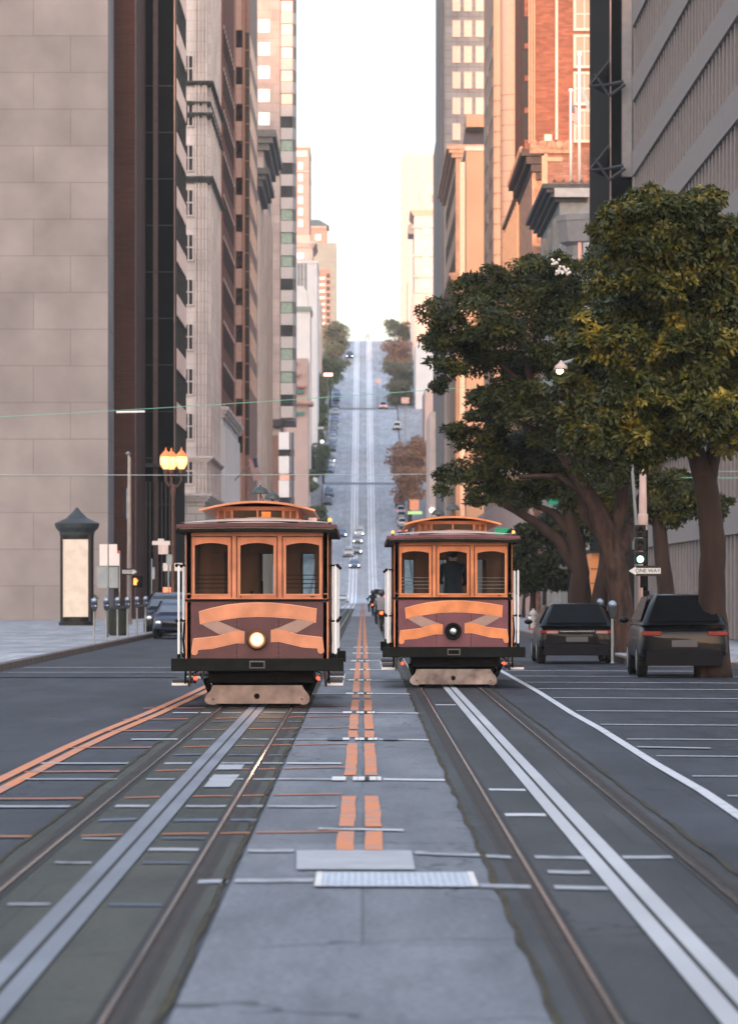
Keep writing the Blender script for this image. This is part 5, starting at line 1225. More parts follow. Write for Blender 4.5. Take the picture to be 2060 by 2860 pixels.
for k in range(4): b.box(LX(1514, D) - 1.5 + k * .35, LX(1514, D) + .1, D - .2 + k * .1, D + 27, PZ(415 + k * 22, D) - .5, PZ(415 + k * 22, D))
b.build('cornice', mat('dark bronze cornice', (.06, .045, .04), .7, var=.3), r14, world=True)
q = MB()
for k in range(30): q.box(LX(1514, D) - 1.6, LX(1514, D) - 1.4, D + k * .9, D + .4 + k * .9, PZ(425, D), PZ(408, D))
q.build('dentils', mat('carved parapet', (.30, .185, .13), .85), r14, world=True)
MB().box(LX(1486, D), LX(1514, D), D + .5, D + 26, .1, PZ(470, D)).build('side_wall', mat('rough orange stone', (.38, .22, .15), .9, var=.4, scale=2.5, bump=.6), r14, world=True)
MB().box(LX(1527, D), LX(1570, D), D - .12, D, PZ(450, D), PZ(438, D)).box(LX(1512, D), LX(1528, D), D - .2, D, 5, PZ(412, D)).build('quoin', mat('tan pilaster', (.38, .26, .18), .8), r14, world=True)
D = 268; GG = mat('grey green stone', (.30, .31, .31), .8, var=.1); r15 = bldg('grey stone building with a pale frieze and cresting under the two flagpoles', 'stone_building', D, LX(1562, D), LX(1740, D), 296, PZ(560, D), GG)
b = MB()
for k in range(4): b.box(LX(1562, D) - 1.1 + k * .26, LX(1650, D) - k * .08, D - .8 + k * .18, D + 27, PZ(515 + k * 12, D) - .28, PZ(515 + k * 12, D))
b.build('cornice', mat('dark grey cornice', (.075, .08, .085), .7, var=.2), r15, world=True)
MB().box(LX(1546, D), LX(1645, D), D - .9, D - .8, PZ(553, D), PZ(528, D)).build('frieze', mat('pale grey frieze', (.42, .42, .42), .7), r15, world=True)
q = MB()
for k in range(5): q.prism([(LX(1540 + k * 25, D), PZ(512, D)), (LX(1546 + k * 25, D), PZ(501, D)), (LX(1552 + k * 25, D), PZ(512, D))], D - .9, D - .7)
q.box(LX(1540, D), LX(1652, D), D - .88, D - .72, PZ(513, D), PZ(511, D)); q.build('cresting', mat('dark grey cornice', (.075, .08, .085), .7), r15, world=True)
for k in range(3):
    MB().box(LX(1562, D) - .3, LX(1562, D), D + 2 + k * 8, D + 4 + k * 8, 0, PZ(600, D)).build('pilaster', GG, r15, world=True)
D = 240; r16 = bldg('grey building with a rounded bay and big flared capital above the trees', 'stone_building', D, LX(1615, D), LX(1760, D), 262, PZ(590, D), mat('light grey stone', (.33, .32, .315), .8, var=.08))
MB().lathe([(1.1, 0), (1.05, .5), (1.0, 1.2), (1.35, 1.25), (1.4, 1.5), (1.15, 1.6), (1.15, 2.1), (1.55, 2.3), (1.7, 3.4), (1.75, 3.5), (1.75, 3.8), (.4, 3.9)], (LX(1640, D), D + .6, PZ(790, D)), 8).build('flared_bay', mat('bay grey', (.24, .235, .24), .7, var=.1), r16, world=True)
MB().lathe([(.33, 0), (.33, PZ(680, D))], (LX(1642, D), D - .6, 0), 20).build('column', mat('pale column', (.42, .41, .4), .7), r16, world=True, smooth=True)
for px in (1612, 1672): MB().box(LX(px, D), LX(px + 10, D), D - .62, D - .4, PZ(760, D), PZ(655, D)).build('window', WREFL, r16, world=True)
# flagpoles
def pole(label, name, cat, px, py0, py1, D, r, m, parent=None, group=None):
    t = thing(name, label, cat, P(px, py1, D), 0, group)
    MB().tube([(0, 0, 0), (0, 0, PZ(py0, D) - PZ(py1, D))], [r, r * .75], 10).ball((0, 0, PZ(py0, D) - PZ(py1, D)), r * 1.6, 6).build('pole', m, t, smooth=True)
    return t
FP1 = pole('white roof flagpole, left of the two, carrying a striped flag', 'flagpole', 'flagpole', 1593, 252, 515, 269, .09, WHITEP)
FP2 = pole('white roof flagpole, taller and right of the two, carrying a pale pennant', 'flagpole', 'flagpole', 1617, 150, 515, 268, .1, WHITEP)
def flag_us(label, o, w, h, rx=0, wave=.08, down=0.0):
    t = thing('flag', label, 'flag', o)
    t.rotation_euler = (0, rx, 0)
    n = 10
    def strip(z0, z1, x0, x1, dy=0):
        vs = []; 
        for i in range(n + 1):
            x = x0 + (x1 - x0) * i / n; y = math.sin(x / w * 9) * wave + dy; dz = -down * max(0, x / w) ** 1.3
            vs += [(x, y, z0 + dz), (x, y, z1 + dz), (x, y + .012, z0 + dz), (x, y + .012, z1 + dz)]
        fs = []
        for i in range(n):
            a = 4 * i; fs += [(a, a + 4, a + 5, a + 1), (a + 2, a + 3, a + 7, a + 6), (a + 1, a + 5, a + 7, a + 3), (a, a + 2, a + 6, a + 4)]
        return vs, fs
    rd, wh = MB(), MB()
    for k in range(13):
        (rd if k % 2 == 0 else wh).add(*strip(-h + k * h / 13, -h + (k + 1) * h / 13, 0, w))
    rd.build('red_stripes', mat('flag red', (.42, .09, .08), .8), t); wh.build('white_stripes', mat('flag white', (.62, .58, .56), .8), t)
    cn = MB().add(*strip(-h * 6 / 13, 0.0, -.005, w * .42, -.02)); cn.build('blue_canton', mat('flag blue', (.035, .05, .11), .8), t)
    st = MB()
    for r_ in range(5):
        for c_ in range(6): 
            x = w * .42 * (c_ + .5) / 6; st.ball((x, math.sin(x / w * 9) * wave - .032, -h * 6 / 13 * (r_ + .5) / 5 - down * (x / w) ** 1.3), h * .016, 4)
    st.build('stars', mat('flag white', (.62, .58, .56), .8), t)
    return t
flag_us('small striped flag with blue canton hanging from the left roof flagpole', P(1595, 288, 268.8), .5, 1.1, .0, .05, .35)
t = thing('pennant', 'pale blue and cream pennant drooping from the taller roof flagpole', 'flag', P(1619, 232, 267.8))
MB().add([(0, 0, 0), (.35, .1, -.6), (.62, 0, -1.3), (.5, .05, -1.95), (.38, 0, -1.4), (.05, .1, -.7), (0, .02, 0), (.35, .12, -.6), (.62, .02, -1.3), (.5, .07, -1.95), (.38, .02, -1.4), (.05, .12, -.7)],
         [(0, 1, 2, 3, 4, 5), (11, 10, 9, 8, 7, 6), (0, 6, 7, 1), (1, 7, 8, 2), (2, 8, 9, 3), (3, 9, 10, 4), (4, 10, 11, 5), (5, 11, 6, 0)]).build('cloth', mat('pale cloth', (.5, .47, .42), .8, var=.3, scale=2, c2=(.2, .28, .34)), t)
# dark modern and concrete grid
D = 213; r17 = bldg('dark glass corner building with grey panels and angled steel canopies', 'office_building', D, LX(1702, D), LX(1778, D), 232, 60, DARKG)
MB().box(LX(1735, D), LX(1762, D), D - .5, D, PZ(495, D), 60).box(LX(1764, D), LX(1778, D), D - .3, D, .2, 60).build('panel', CONCG, r17, world=True)
MB().box(LX(1702, D), LX(1705, D), D - .3, D, .2, 60).build('edge_trim', mat('pinkish metal edge', (.34, .25, .24), .4, metal=.3), r17, world=True)
for py in (255, 490):
    q = MB(); 
    a, c = (1643, py - 15), (1738, py - 35 + 40)
    q.tube([P(1700, py - 85, D - 1), P(1645, py - 15, D - 1)], .06, 6).tube([P(1645, py - 15, D - 1), P(1700, py - 20, D - 1)], .07, 6).tube([P(1700, py - 20, D - 1), P(1740, py - 28, D - 1)], .1, 6).tube([P(1660, py - 50, D - 1), P(1700, py + 12, D - 1)], .07, 6).tube([P(1700, py + 12, D - 1), P(1745, py - 20, D - 1)], .09, 6)
    q.add([P(1700, py - 85, D - .6), P(1645, py - 15, D - .6), P(1698, py + 10, D + .6), P(1702, py - 60, D + .6)], [(0, 1, 2, 3)])
    q.build('steel_canopy', mat('dark steel', (.05, .052, .055), .5, metal=.4), r17, world=True)
r18 = bldg('grey concrete office block with a deep window grid at the right edge', 'office_building', 128, 12.35, 40, 190, 58, mat('dark recess', (.02, .019, .02), .6))
GC = mat('grid concrete', (.22, .195, .185), .8, var=.08)
q = MB()
for k in range(42): q.box(12.0, 12.35, 128 + k * 1.5, 128.55 + k * 1.5, .2, 58)
for k in range(20): q.box(12.5 + k * 1.3, 13.0 + k * 1.3, 127.6, 128, .2, 58)
q.build('mullion', GC, r18, world=True)
q = MB()
for k in range(17): q.box(11.9, 12.35, 128, 190, 3.6 + k * 3.3, 4.7 + k * 3.3).box(12.1, 40, 127.7, 128, 3.6 + k * 3.3, 4.9 + k * 3.3)
q.build('spandrel', GC, r18, world=True)
# street level behind the right trees
D = 300; r19 = bldg('pinkish shop front row at street level behind the right cable car', 'shop_building', D, 11.2, 11.9, 420, 9.0, PINKW)
q = MB()
for k in range(20): q.box(11.0, 11.2, 301 + k * 6, 303 + k * 6, .1, 6)
q.build('pillar', PALE, r19, world=True)
D = 205; r20 = bldg('terracotta orange pillar wall between the tree trunks', 'terracotta_building', D, LX(1650, D), LX(1695, D), 212, PZ(1545, D), mat('terracotta', (.55, .22, .09), .8, var=.08, emit=(1, .36, .14), es=.03))  # terracotta wall with a faint glow added for the light falling on it
q = MB()
for py in (1588, 1628): q.box(LX(1650, D) - .02, LX(1695, D), D - .03, D, PZ(py + 2, D), PZ(py, D))
q.build('joint', mat('dark joint', (.06, .03, .024), .8), r20, world=True)
MB().box(LX(1646, D), LX(1700, D), D - .4, D + 7, PZ(1545, D), PZ(1535, D)).build('awning', mat('dark awning', (.02, .022, .02), .8), r20, world=True)
D = 196; r21 = bldg('dark arcade shop front behind the right tree trunks', 'shop_building', D, 11.9, 30, 200, 11, mat('dark shop wall', (.018, .015, .013), .7, var=.2))
q = MB(); 
for k in range(6): q.box(12.4 + k * 2.6, 12.8 + k * 2.6, D - .5, D, .1, 7.5)
q.box(11.9, 30, D - .5, D, 7.5, 8.1); q.build('pilaster', mat('grey green arcade', (.10, .105, .09), .8), r21, world=True)
# unseen slabs added behind the camera to keep the low sun off the street
def sun_blocker(label, x0, x1, y0, y1, h, m):
    t = thing('office_tower', label, 'building', ((x0 + x1) / 2, (y0 + y1) / 2, 0))
    MB().box(x0, x1, y0, y1, 0, h).build('wall', m, t, world=True)
    MB().box(x0 - .5, x1 + .5, y0 - .5, y1 + .5, h, h + 1.2).build('parapet', CONCG, t, world=True)
    q = MB(); n = int((x1 - x0) / 4)
    for k in range(n): q.box(x0 + 1 + k * 4, x0 + 1.6 + k * 4, y1, y1 + .4, .2, h)
    q.build('mullion', CONCG, t, world=True)
    return t
sun_blocker('added unseen tall slab that blocks the low sun behind the viewer on the left', -330, -72, -640, -600, 188, GREY)
sun_blocker('added unseen mid-rise slab that blocks the low sun behind the viewer', -71.5, 60, -640, -600, 93, STONE)

# ---------------------------------------------------------------- street furniture
def onwalk(px, py, h=.16):       # pavement point
    D = FP * (CH - h) / (py - VY); return PX(px, D), D, h
MBL = mat('meter body', (.02, .024, .03), .4, var=.2); MDOME = mat('meter dome', (.22, .28, .35), .2, metal=.6); MLB = mat('meter blue label', (.05, .1, .25), .5)
def meter(label, px, py):
    X, D, z = onwalk(px, py)
    t = thing('parking_meter', label, 'parking meter', (X, D, z), 0, 'parking meters along the left kerb')
    MB().lathe([(.055, 0), (.032, .03), (.03, .95), (.034, 1.0)], (0, 0, 0), 12).build('post', POLEG, t, smooth=True)
    h = MB().prism([(-.05, 1.0), (.06, 1.0), (.1, 1.12), (.105, 1.28), (-.085, 1.28), (-.08, 1.12)], -.06, .06).build('housing', MBL, t, bevel=.02)
    MB().ball((.005, 0, 1.32), .098, 8, (1, .75, .95)).build('dome', MDOME, t, smooth=True)
    MB().box(-.075, -.01, -.066, -.06, 1.13, 1.2).box(.015, .08, -.066, -.06, 1.14, 1.18).build('label_plate', MLB, h)
    MB().box(.02, .075, -.07, -.066, 1.145, 1.175).build('coin_slot', mat('pale label', (.5, .52, .55), .5), h)
    return t
for lb, px, py in (('parking meter nearest the left edge, beside the glowing kiosk', 262.5, 1800), ('second parking meter, on the double sign pole line', 296, 1794), ('third parking meter, in front of the dark litter bin', 328, 1786),
                   ('fourth parking meter, just right of the litter bin', 356, 1781), ('fifth parking meter, right of the bin and the tall pole', 382.5, 1775), ('sixth parking meter, farthest, beside the thin sign pole', 406.5, 1768)):
    meter(lb, px, py)
# litter bin
X, D, z = onwalk(329, 1775)
t = thing('litter_bin', 'large dark green litter bin behind the parking meters', 'litter bin', (X, D, z))
MB().lathe([(.30, 0), (.31, .05), (.32, .9), (.34, .92), (.34, 1.0), (.26, 1.06)], (0, 0, 0), 20).build('bin_body', mat('bin green', (.02, .026, .02), .6, var=.2), t, smooth=False)
q = MB(); [q.box(math.cos(a) * .325 - .012, math.cos(a) * .325 + .012, math.sin(a) * .325 - .012, math.sin(a) * .325 + .012, .06, .88) for a in [k * PI / 12 for k in range(24)]]
q.build('slats', mat('bin slat', (.03, .036, .03), .6), t)
# sign poles on the left
def signpole(label, px, py, D, top, r=.03, m=POLEG):
    z = .16; X = PX(px, D)
    t = thing('sign_post', label, 'sign', (X, D, z))
    MB().tube([(0, 0, 0), (0, 0, PZ(top, D) - z)], r, 8).build('post', m, t, smooth=True)
    return t
def board(t, D, px0, px1, py0, py1, name, m, dy=-.04, lab=None, th=.012):
    b = MB().box(PX(px0, D), PX(px1, D), D + dy, D + dy + th, PZ(py1, D), PZ(py0, D)).build(name, m, t, world=True, bevel=.0)
    if lab: b['label'] = lab
    return b
SIGNW = mat('pale sign back', (.66, .6, .57), .5, var=.04); SIGNG = mat('grey sign back', (.25, .29, .31), .4, metal=.3, var=.15, scale=2); SIGNR = mat('red sign', (.5, .08, .05), .5); SIGNO = mat('orange red sign', (.62, .17, .1), .5, emit=(1, .25, .12), es=.25)
D = 150; t = signpole('sign post with twin white panels above a grey square board', 301, 0, D, 1520)
board(t, D, 278, 300.3, 1520, 1580, 'sign_panel', SIGNW); board(t, D, 304, 327, 1520, 1580, 'sign_panel', SIGNW); board(t, D, 271, 329, 1583, 1642, 'grey_board', SIGNG, .04)
D = 156; t = signpole('thin post with a narrow red and white parking sign behind the twin panels', 334, 0, D, 1538)
board(t, D, 327, 333.5, 1537, 1546, 'sign_top', SIGNR); sp_ = board(t, D, 326.5, 333.5, 1546, 1580, 'sign_panel', SIGNW)
D = 188; t = signpole('thin pole with a small grey sign at the right of the meters', 424, 0, D, 1560, .025)
board(t, D, 425, 432, 1584, 1618, 'sign_panel', SIGNG); MB().lathe([(.12, 0), (.1, .04), (.03, .06)], (0, 0, 0), 10).build('base_plate', POLEG, t)
D = 190; t = signpole('post with white cross shaped street signs above a grey board', 471, 0, D, 1548)
board(t, D, 425, 475, 1511, 1522, 'name_board', SIGNW); board(t, D, 441, 458, 1505, 1511, 'name_top', SIGNW, -.03); board(t, D, 442, 470, 1522, 1548, 'sign_panel', mat('pinkish sign', (.62, .5, .47), .5, var=.15, scale=3), -.05)
board(t, D, 465, 481, 1549, 1578, 'grey_board', SIGNG)
D = 194; t = signpole('post with small white square and orange-red square signs near the parked cars', 470, 0, D, 1572)
board(t, D, 455, 477.5, 1573, 1595, 'white_square', SIGNW, .03); board(t, D, 455, 477, 1640, 1660, 'red_square', SIGNO); board(t, D, 460, 479, 1600, 1622, 'dark_board', mat('dark board', (.03, .035, .04), .5), .04)
D = 196; t = signpole('post with one rounded white sign partly behind the left cable car', 497, 0, D, 1572); board(t, D, 487, 509, 1573, 1595, 'white_square', SIGNW)
# one way signs
def oneway(label, D, px0, px1, py0, py1, left, poles=None, name='one_way_sign'):
    cx, cz = (px0 + px1) / 2, (py0 + py1) / 2
    t = thing(name, label, 'sign', P(cx, cz, D))
    w = PX(px1, D) - PX(px0, D); h = PZ(py0, D) - PZ(py1, D)
    s = -1 if left else 1
    # black plate with arrow-ended white field
    if left: plate = [(-w / 2, 0), (-w / 2 + h * .75, h / 2), (w / 2, h / 2), (w / 2, -h / 2), (-w / 2 + h * .75, -h / 2)]
    else: plate = [(w / 2, 0), (w / 2 - h * .75, h / 2), (-w / 2, h / 2), (-w / 2, -h / 2), (w / 2 - h * .75, -h / 2)]
    pb = MB().prism(plate, 0, .02).build('plate', mat('sign black', (.015, .015, .015), .4), t)
    e = .045 * h
    arrow = [(s * w / 2 * .975, 0), (s * (w / 2 - h * .72), h * .42), (s * (w / 2 - h * .72), h * .27), (-s * w / 2 * .96, h * .27), (-s * w / 2 * .96, -h * .27), (s * (w / 2 - h * .72), -h * .27), (s * (w / 2 - h * .72), -h * .42)]
    MB().prism(arrow, -.008, -.002).build('arrow', mat('sign white', (.62, .62, .6), .5), t)
    text('ONE WAY', h * .52, mat('sign black', (.015, .015, .015), .4), t, (-s * h * .28, -.014, 0), (PI / 2, 0, 0), sx=(w - h * .95) / (h * .52 * 4.35))
    return t
oneway('black and white ONE WAY sign pointing left below the green signal', 98, 1754, 1846, 1580, 1609, True)
D = 205; oneway('small ONE WAY sign pointing right on the tall left pole', D, 341, 383, 1588, 1606, False)
# tall grey pole left + banner
t = thing('street_lamp', 'tall pale street light pole with a blue banner at left', 'street light', (PX(361, 206), 206, .16))
MB().tube([(0, 0, 0), (0, 0, PZ(1290, 206)), (-.05, 0, PZ(1278, 206))], [.13, .075, .04], 12).build('pole', mat('weathered pole', (.36, .31, .28), .7), t, smooth=True)
MB().lathe([(.02, .15), (.08, .1), (.14, .02), (.13, 0)], (-.06, 0, PZ(1278, 206)), 12).build('lamp_head', POLEG, t, smooth=True)
board(t, 206, 353, 360, 1363, 1450, 'banner', mat('blue banner', (.2, .28, .33), .7, var=.2))
# pedestrian signal, hand
t = thing('pedestrian_signal', 'pedestrian signal with glowing orange hand beside the small one way sign', 'traffic signal', P(377, 1624, 200))
MB().box(-.1, .35, 0, .3, -.28, .26).build('housing', DARK, t, bevel=.03)
HND = mat('orange hand', (1, .3, .08), .4, emit=(1, .2, .04), es=.8)
q = MB().box(-.07, .07, -.02, -.003, -.16, .03)
for k in range(4): q.box(-.07 + k * .037, -.042 + k * .037, -.02, -.003, .03, .13 + (.03 if k in (1, 2) else 0))
q.add([(.07, -.02, -.05), (.15, -.02, .05), (.125, -.02, .075), (.07, -.02, .01), (.07, -.003, -.05), (.15, -.003, .05), (.125, -.003, .075), (.07, -.003, .01)], [(0, 1, 2, 3), (7, 6, 5, 4), (0, 4, 5, 1), (1, 5, 6, 2), (2, 6, 7, 3)])
q.build('hand_symbol', HND, t)
# traffic signal right with pole
t = thing('traffic_signal', 'traffic signal showing green above the ONE WAY sign at right', 'traffic signal', (PX(1794, 99), 99, .15))
MB().tube([(.08, .25, 0), (.08, .25, PZ(1480, 99) - .15)], .06, 10).build('post', DARK, t, smooth=True)
q = MB()
for k in range(3): q.box(-.19, .07, -.08, .12, PZ(1575 - k * 37, 99) - .15, PZ(1540 - k * 37, 99) - .15)
q.build('housing', mat('signal housing', (.012, .014, .013), .5), t, bevel=.02)
for k in range(3):
    zc_ = PZ(1562 - k * 37, 99) - .15
    MB().lathe([(.001, -.03), (.06, -.02), (.075, 0)], (-.06, -.08, zc_), 20, 'y').build('lens', mat('green lens', (.2, 1, .7), .3, emit=(.25, 1, .75), es=2.5) if k == 0 else mat('unlit lens', (.03, .02, .015), .3), t, smooth=True)
    MB().tube([(-.06, -.1, zc_ + .08), (-.06, -.2, zc_ + .07)], .07, 10, False).build('visor', DARK, t)
MB().box(-.05, .1, .1, .2, PZ(1660, 99), PZ(1612, 99)).box(.02, .16, .05, .2, PZ(1690, 99), PZ(1668, 99)).build('control_box', DARK, t, bevel=.02)
t = thing('lamp_post', 'pinkish tubular lamp post rising behind the green signal into the tree', 'lamp post', (PX(1796, 101), 101.2, .15))
MB().tube([(0, 0, 0), (0, 0, PZ(1480, 101)), (0, 0, PZ(1240, 101))], [.12, .1, .065], 14).lathe([(.11, 0), (.12, .03), (.12, .25), (.1, .28)], (0, 0, PZ(1485, 101)), 14).build('pole', mat('pink grey pole', (.42, .30, .26), .6), t, smooth=True)
# green post with street name boards
D = 160; t = thing('lamp_post', 'green lamp post with a green street name board among the right trees', 'lamp post', (PX(1592, D), D, .15))
MB().tube([(0, 0, 0), (0, 0, 3)], .1, 12).build('base', DARK, t, smooth=True)
MB().tube([(0, 0, 3), (0, 0, PZ(1380, D))], [.085, .07], 12).build('pole', mat('green pole', (.06, .16, .13), .5), t, smooth=True)
board(t, D, 1529, 1580, 1388, 1409, 'street_name_board', mat('street green', (.015, .17, .11), .5, emit=(.02, .5, .3), es=.05))
D = 210; t = thing('street_sign', 'bright green overhead street sign right of the right cable car roof', 'sign', P(1401, 1483, D)); board(t, D, 1381, 1424, 1475, 1493, 'board', mat('bright green sign', (.02, .3, .14), .5, emit=(.03, .6, .3), es=.03))
MB().tube([(.35, .05, .15), (.38, .05, -4.5)], .05).build('post', POLEG, t)
# hydrant
D = 176; t = thing('fire_hydrant', 'white fire hydrant on the right pavement left of the black car', 'fire hydrant', (PX(1489, D), D, .15))
MB().lathe([(.2, 0), (.2, .06), (.13, .08), (.13, .62), (.17, .64), (.17, .7), (.13, .78), (.05, .84), (.05, .9), (.001, .9)], (0, 0, 0), 16).build('barrel', mat('hydrant paint', (.4, .38, .37), .5), t, smooth=False)
MB().lathe([(.001, -.22), (.07, -.22), (.07, .22), (.001, .22)], (0, 0, .5), 12, 'x').build('outlet', WHITEP, t)
MB().lathe([(.21, 0), (.21, .1), (.14, .1)], (0, 0, .002), 14).build('base_ring', mat('rust base', (.3, .1, .05), .8), t)
for lb, px, py in (('parking meter beside the big trunk, right of the black car', 1709, 1852), ('parking meter behind the roof of the black car', 1675, 1812)):
    X, D, z = onwalk(px, py, .15); t = thing('parking_meter', lb, 'parking meter', (X, D, z))
    MB().lathe([(.05, 0), (.03, .03), (.03, 1.0)], (0, 0, 0), 10).build('post', POLEG, t); MB().prism([(-.05, 1.0), (.06, 1.0), (.1, 1.12), (.1, 1.28), (-.09, 1.28)], -.06, .06).build('housing', MBL, t, bevel=.02); MB().ball((.005, 0, 1.32), .095, 8).build('dome', MDOME, t, smooth=True)
# triple lantern lamp
D = 215; t = thing('street_lamp', 'ornate lamp post with three glowing orange lanterns left of the left cable car', 'street lamp', (PX(484, D), D, .16))
BRZ = mat('bronze post', (.10, .055, .04), .5, metal=.3, var=.2); LAN = mat('glowing lantern', (1, .5, .2), .4, emit=(1, .38, .13), es=.9); LANC = mat('lantern cap', (.6, .2, .07), .5, emit=(1, .25, .07), es=.12)
MB().lathe([(.3, 0), (.26, .5), (.16, .8), (.12, 1.2), (.1, 6.2), (.15, 6.6), (.09, 6.95)], (0, 0, 0), 14).build('pole', BRZ, t, smooth=True)
for px, dy in ((463, 0), (477, .6), (507, -.2)):
    x = PX(px, D) - PX(484, D); zb = PZ(1310, D) - .16
    a = MB().tube([(0, 0, zb - .9), (x * .6, dy * .6, zb - .85), (x, dy, zb - .6), (x, dy, zb - .05)], [.07, .06, .06, .09], 8).lathe([(.05, -.45), (.11, -.2), (.13, 0), (.1, .02)], (x, dy, zb), 10).build('arm', BRZ, t, smooth=True)
    b = MB().lathe([(.13, 0), (.27, .25), (.29, .45), (.26, .62)], (x, dy, zb), 8).build('lantern_glass', LAN, t)
    MB().lathe([(.30, .62), (.3, .66), (.14, .85), (.05, .93), (.03, 1.05), (.001, 1.1)], (x, dy, zb), 8).build('lantern_cap', LANC, t)
    q = MB()
    for k in range(8):
        c_, s_ = math.cos(2 * PI * k / 8), math.sin(2 * PI * k / 8); q.tube([(x + c_ * .135, dy + s_ * .135, zb), (x + c_ * .275, dy + s_ * .275, zb + .25), (x + c_ * .27, dy + s_ * .27, zb + .62)], .014, 5)
    q.build('lantern_frame', LANC, b)
# kiosk at left edge
D = 200; t = thing('kiosk', 'dark kiosk with a flared roof and a glowing cream advertising panel at the left edge', 'kiosk', (PX(215, D), D, .16))
MB().lathe([(.85, 0), (.85, .15), (.78, .2), (.78, 4.2)], (0, 0, 0), 24).build('drum', mat('kiosk dark', (.02, .018, .016), .5), t, smooth=False)
MB().lathe([(.8, 4.2), (.82, 4.35), (1.0, 4.55), (1.05, 4.75), (.95, 4.8), (.5, 5.0), (.2, 5.3), (.03, 5.5)], (0, 0, 0), 24).build('flared_roof', mat('kiosk roof', (.04, .05, .055), .5), t, smooth=False)
MB().prism([(-.6, .4), (.58, .4), (.58, 4.0), (-.6, 4.0)], -.86, -.8).build('poster_panel', mat('lit cream panel', (.6, .52, .43), .5, emit=(1, .85, .7), es=.03, var=.1), t, bevel=.02)
MB().box(.58, .7, -.9, -.7, .2, 4.2).box(-.72, -.6, -.9, -.7, .2, 4.2).build('panel_frame', mat('kiosk dark', (.02, .018, .016), .5), t)
D = 222; t = thing('planter_bush', 'small reddish green bush in a pot between the kiosk and the beige wall', 'plant', (PX(252, D), D, .16))
MB().lathe([(.22, 0), (.32, .5), (.34, .55), (.2, .5)], (0, 0, 0), 14).build('pot', mat('pale pot', (.35, .3, .28), .8), t)
leaves([(0, 0, .9, .4), (.1, 0, 1.2, .3)], 1200, .12, LEAFM, t, seed=77)
# flag on an angled pole at the left
D = 395; t = thing('flagpole', 'slanting wall flagpole high above the left cable car', 'flagpole', P(652, 1345, D))
a = P(652, 1345, D); b_ = P(718, 1275, D - 6)
MB().tube([(0, 0, 0), (b_[0] - a[0], b_[1] - a[1], b_[2] - a[2])], [.07, .045], 8).ball((b_[0] - a[0], b_[1] - a[1], b_[2] - a[2]), .1, 6).build('pole', mat('tan pole', (.4, .33, .29), .6), t)
f = flag_us('striped flag with blue canton hanging limp from the slanting wall flagpole', P(716, 1279, D - 5.8), 2.0, .75, .0, .05, 0)
f.rotation_euler = (0, math.radians(78), math.radians(0))
# street lamps: far right glow near the tree, small lamps
t = thing('street_lamp', 'glowing globe street lamp half hidden in the right tree', 'street lamp', P(1566, 1038, 105))
MB().ball((0, 0, 0), .12, 8, (1, 1, 1.1)).build('globe', mat('lit globe', (1, .8, .7), .4, emit=(1, .7, .5), es=1.2), t, smooth=True)
MB().lathe([(.17, .05), (.15, .14), (.05, .22), (.02, .28)], (0, 0, 0), 14).build('hood', mat('pale hood', (.45, .36, .32), .6), t, smooth=True)
MB().tube([(0, 0, .2), (.5, .3, .35), (1.6, .6, .1), (1.9, .7, -4)], .04).build('arm', POLEG, t)
# overhead wires
def wire(label, a, b_, r, m, sag=.15):
    A, B_ = Vector(a), Vector(b_); c = (A + B_) / 2
    t = thing('overhead_wire', label, 'wire', c)
    pts = [A.lerp(B_, i / 12) - c - Vector((0, 0, sag * 4 * (i / 12) * (1 - i / 12))) for i in range(13)]
    MB().tube(pts, r, 5).build('cable', m, t)
    return t
WIR = mat('wire pale', (.35, .4, .38), .5); WIRG = mat('wire green', (.12, .26, .18), .5, emit=(.2, .6, .4), es=.1)
w1 = wire('upper thin wire rising from the left facades to the right tree', P(-40, 1166, 140), P(1560, 1062, 118), .009, WIRG, .06)
MB().tube([(0, 0, 0), (.9, 0, .02)], .035, 6).build('splice', WHITEP, w1).location = Vector(P(325, 1151, 136)) - w1.location
wire('lower level wire stretched across the whole street above the cable cars', P(-40, 1326, 150), P(2080, 1316, 135), .012, WIR, .05)
wire('third wire just below the level wire among the right tree leaves', P(1640, 1328, 130), P(2090, 1335, 120), .010, WIRG, .02)
# small far things: lamps, signs on the hill
def small_sign(label, px, py, w, h, D, m, z0=None):
    t = thing('street_sign', label, 'sign', (PX(px, D), D, zr(D)))
    zz = PZ(py, D) - zr(D)
    MB().box(-w / 2, w / 2, -.05, 0, zz - h / 2, zz + h / 2).build('board', m, t)
    MB().tube([(0, .05, 0), (0, .05, zz)], .06, 6).build('post', POLEG, t)
small_sign('pink glowing street sign in front of the left hill trees', 916, 1046, 1.9, .7, 900, mat('pink glow sign', (.7, .45, .4), .5, emit=(1, .6, .5), es=.6))
small_sign('white small sign board left of the parked row on the hill', 893, 1195, 1.6, .45, 860, SIGNW)
small_sign('orange work sign standing in the right lane of the hill', 1055, 1064, .6, .8, 1020, mat('orange glow sign', (.8, .25, .06), .5, emit=(1, .25, .04), es=.3))
small_sign('pale orange sign board at the right side street', 1131, 1118, 1.6, 1.2, 880, mat('pale orange sign', (.65, .42, .34), .5))
small_sign('yellow green street name sign above the right cable car', 1158, 1432, 2.0, .45, 600, mat('lime sign', (.3, .42, .2), .5, emit=(.6, 1, .4), es=.15))
small_sign('orange banner board above the right cable car roof', 1156, 1410, 1.4, 1.6, 640, mat('orange banner', (.6, .25, .14), .6))
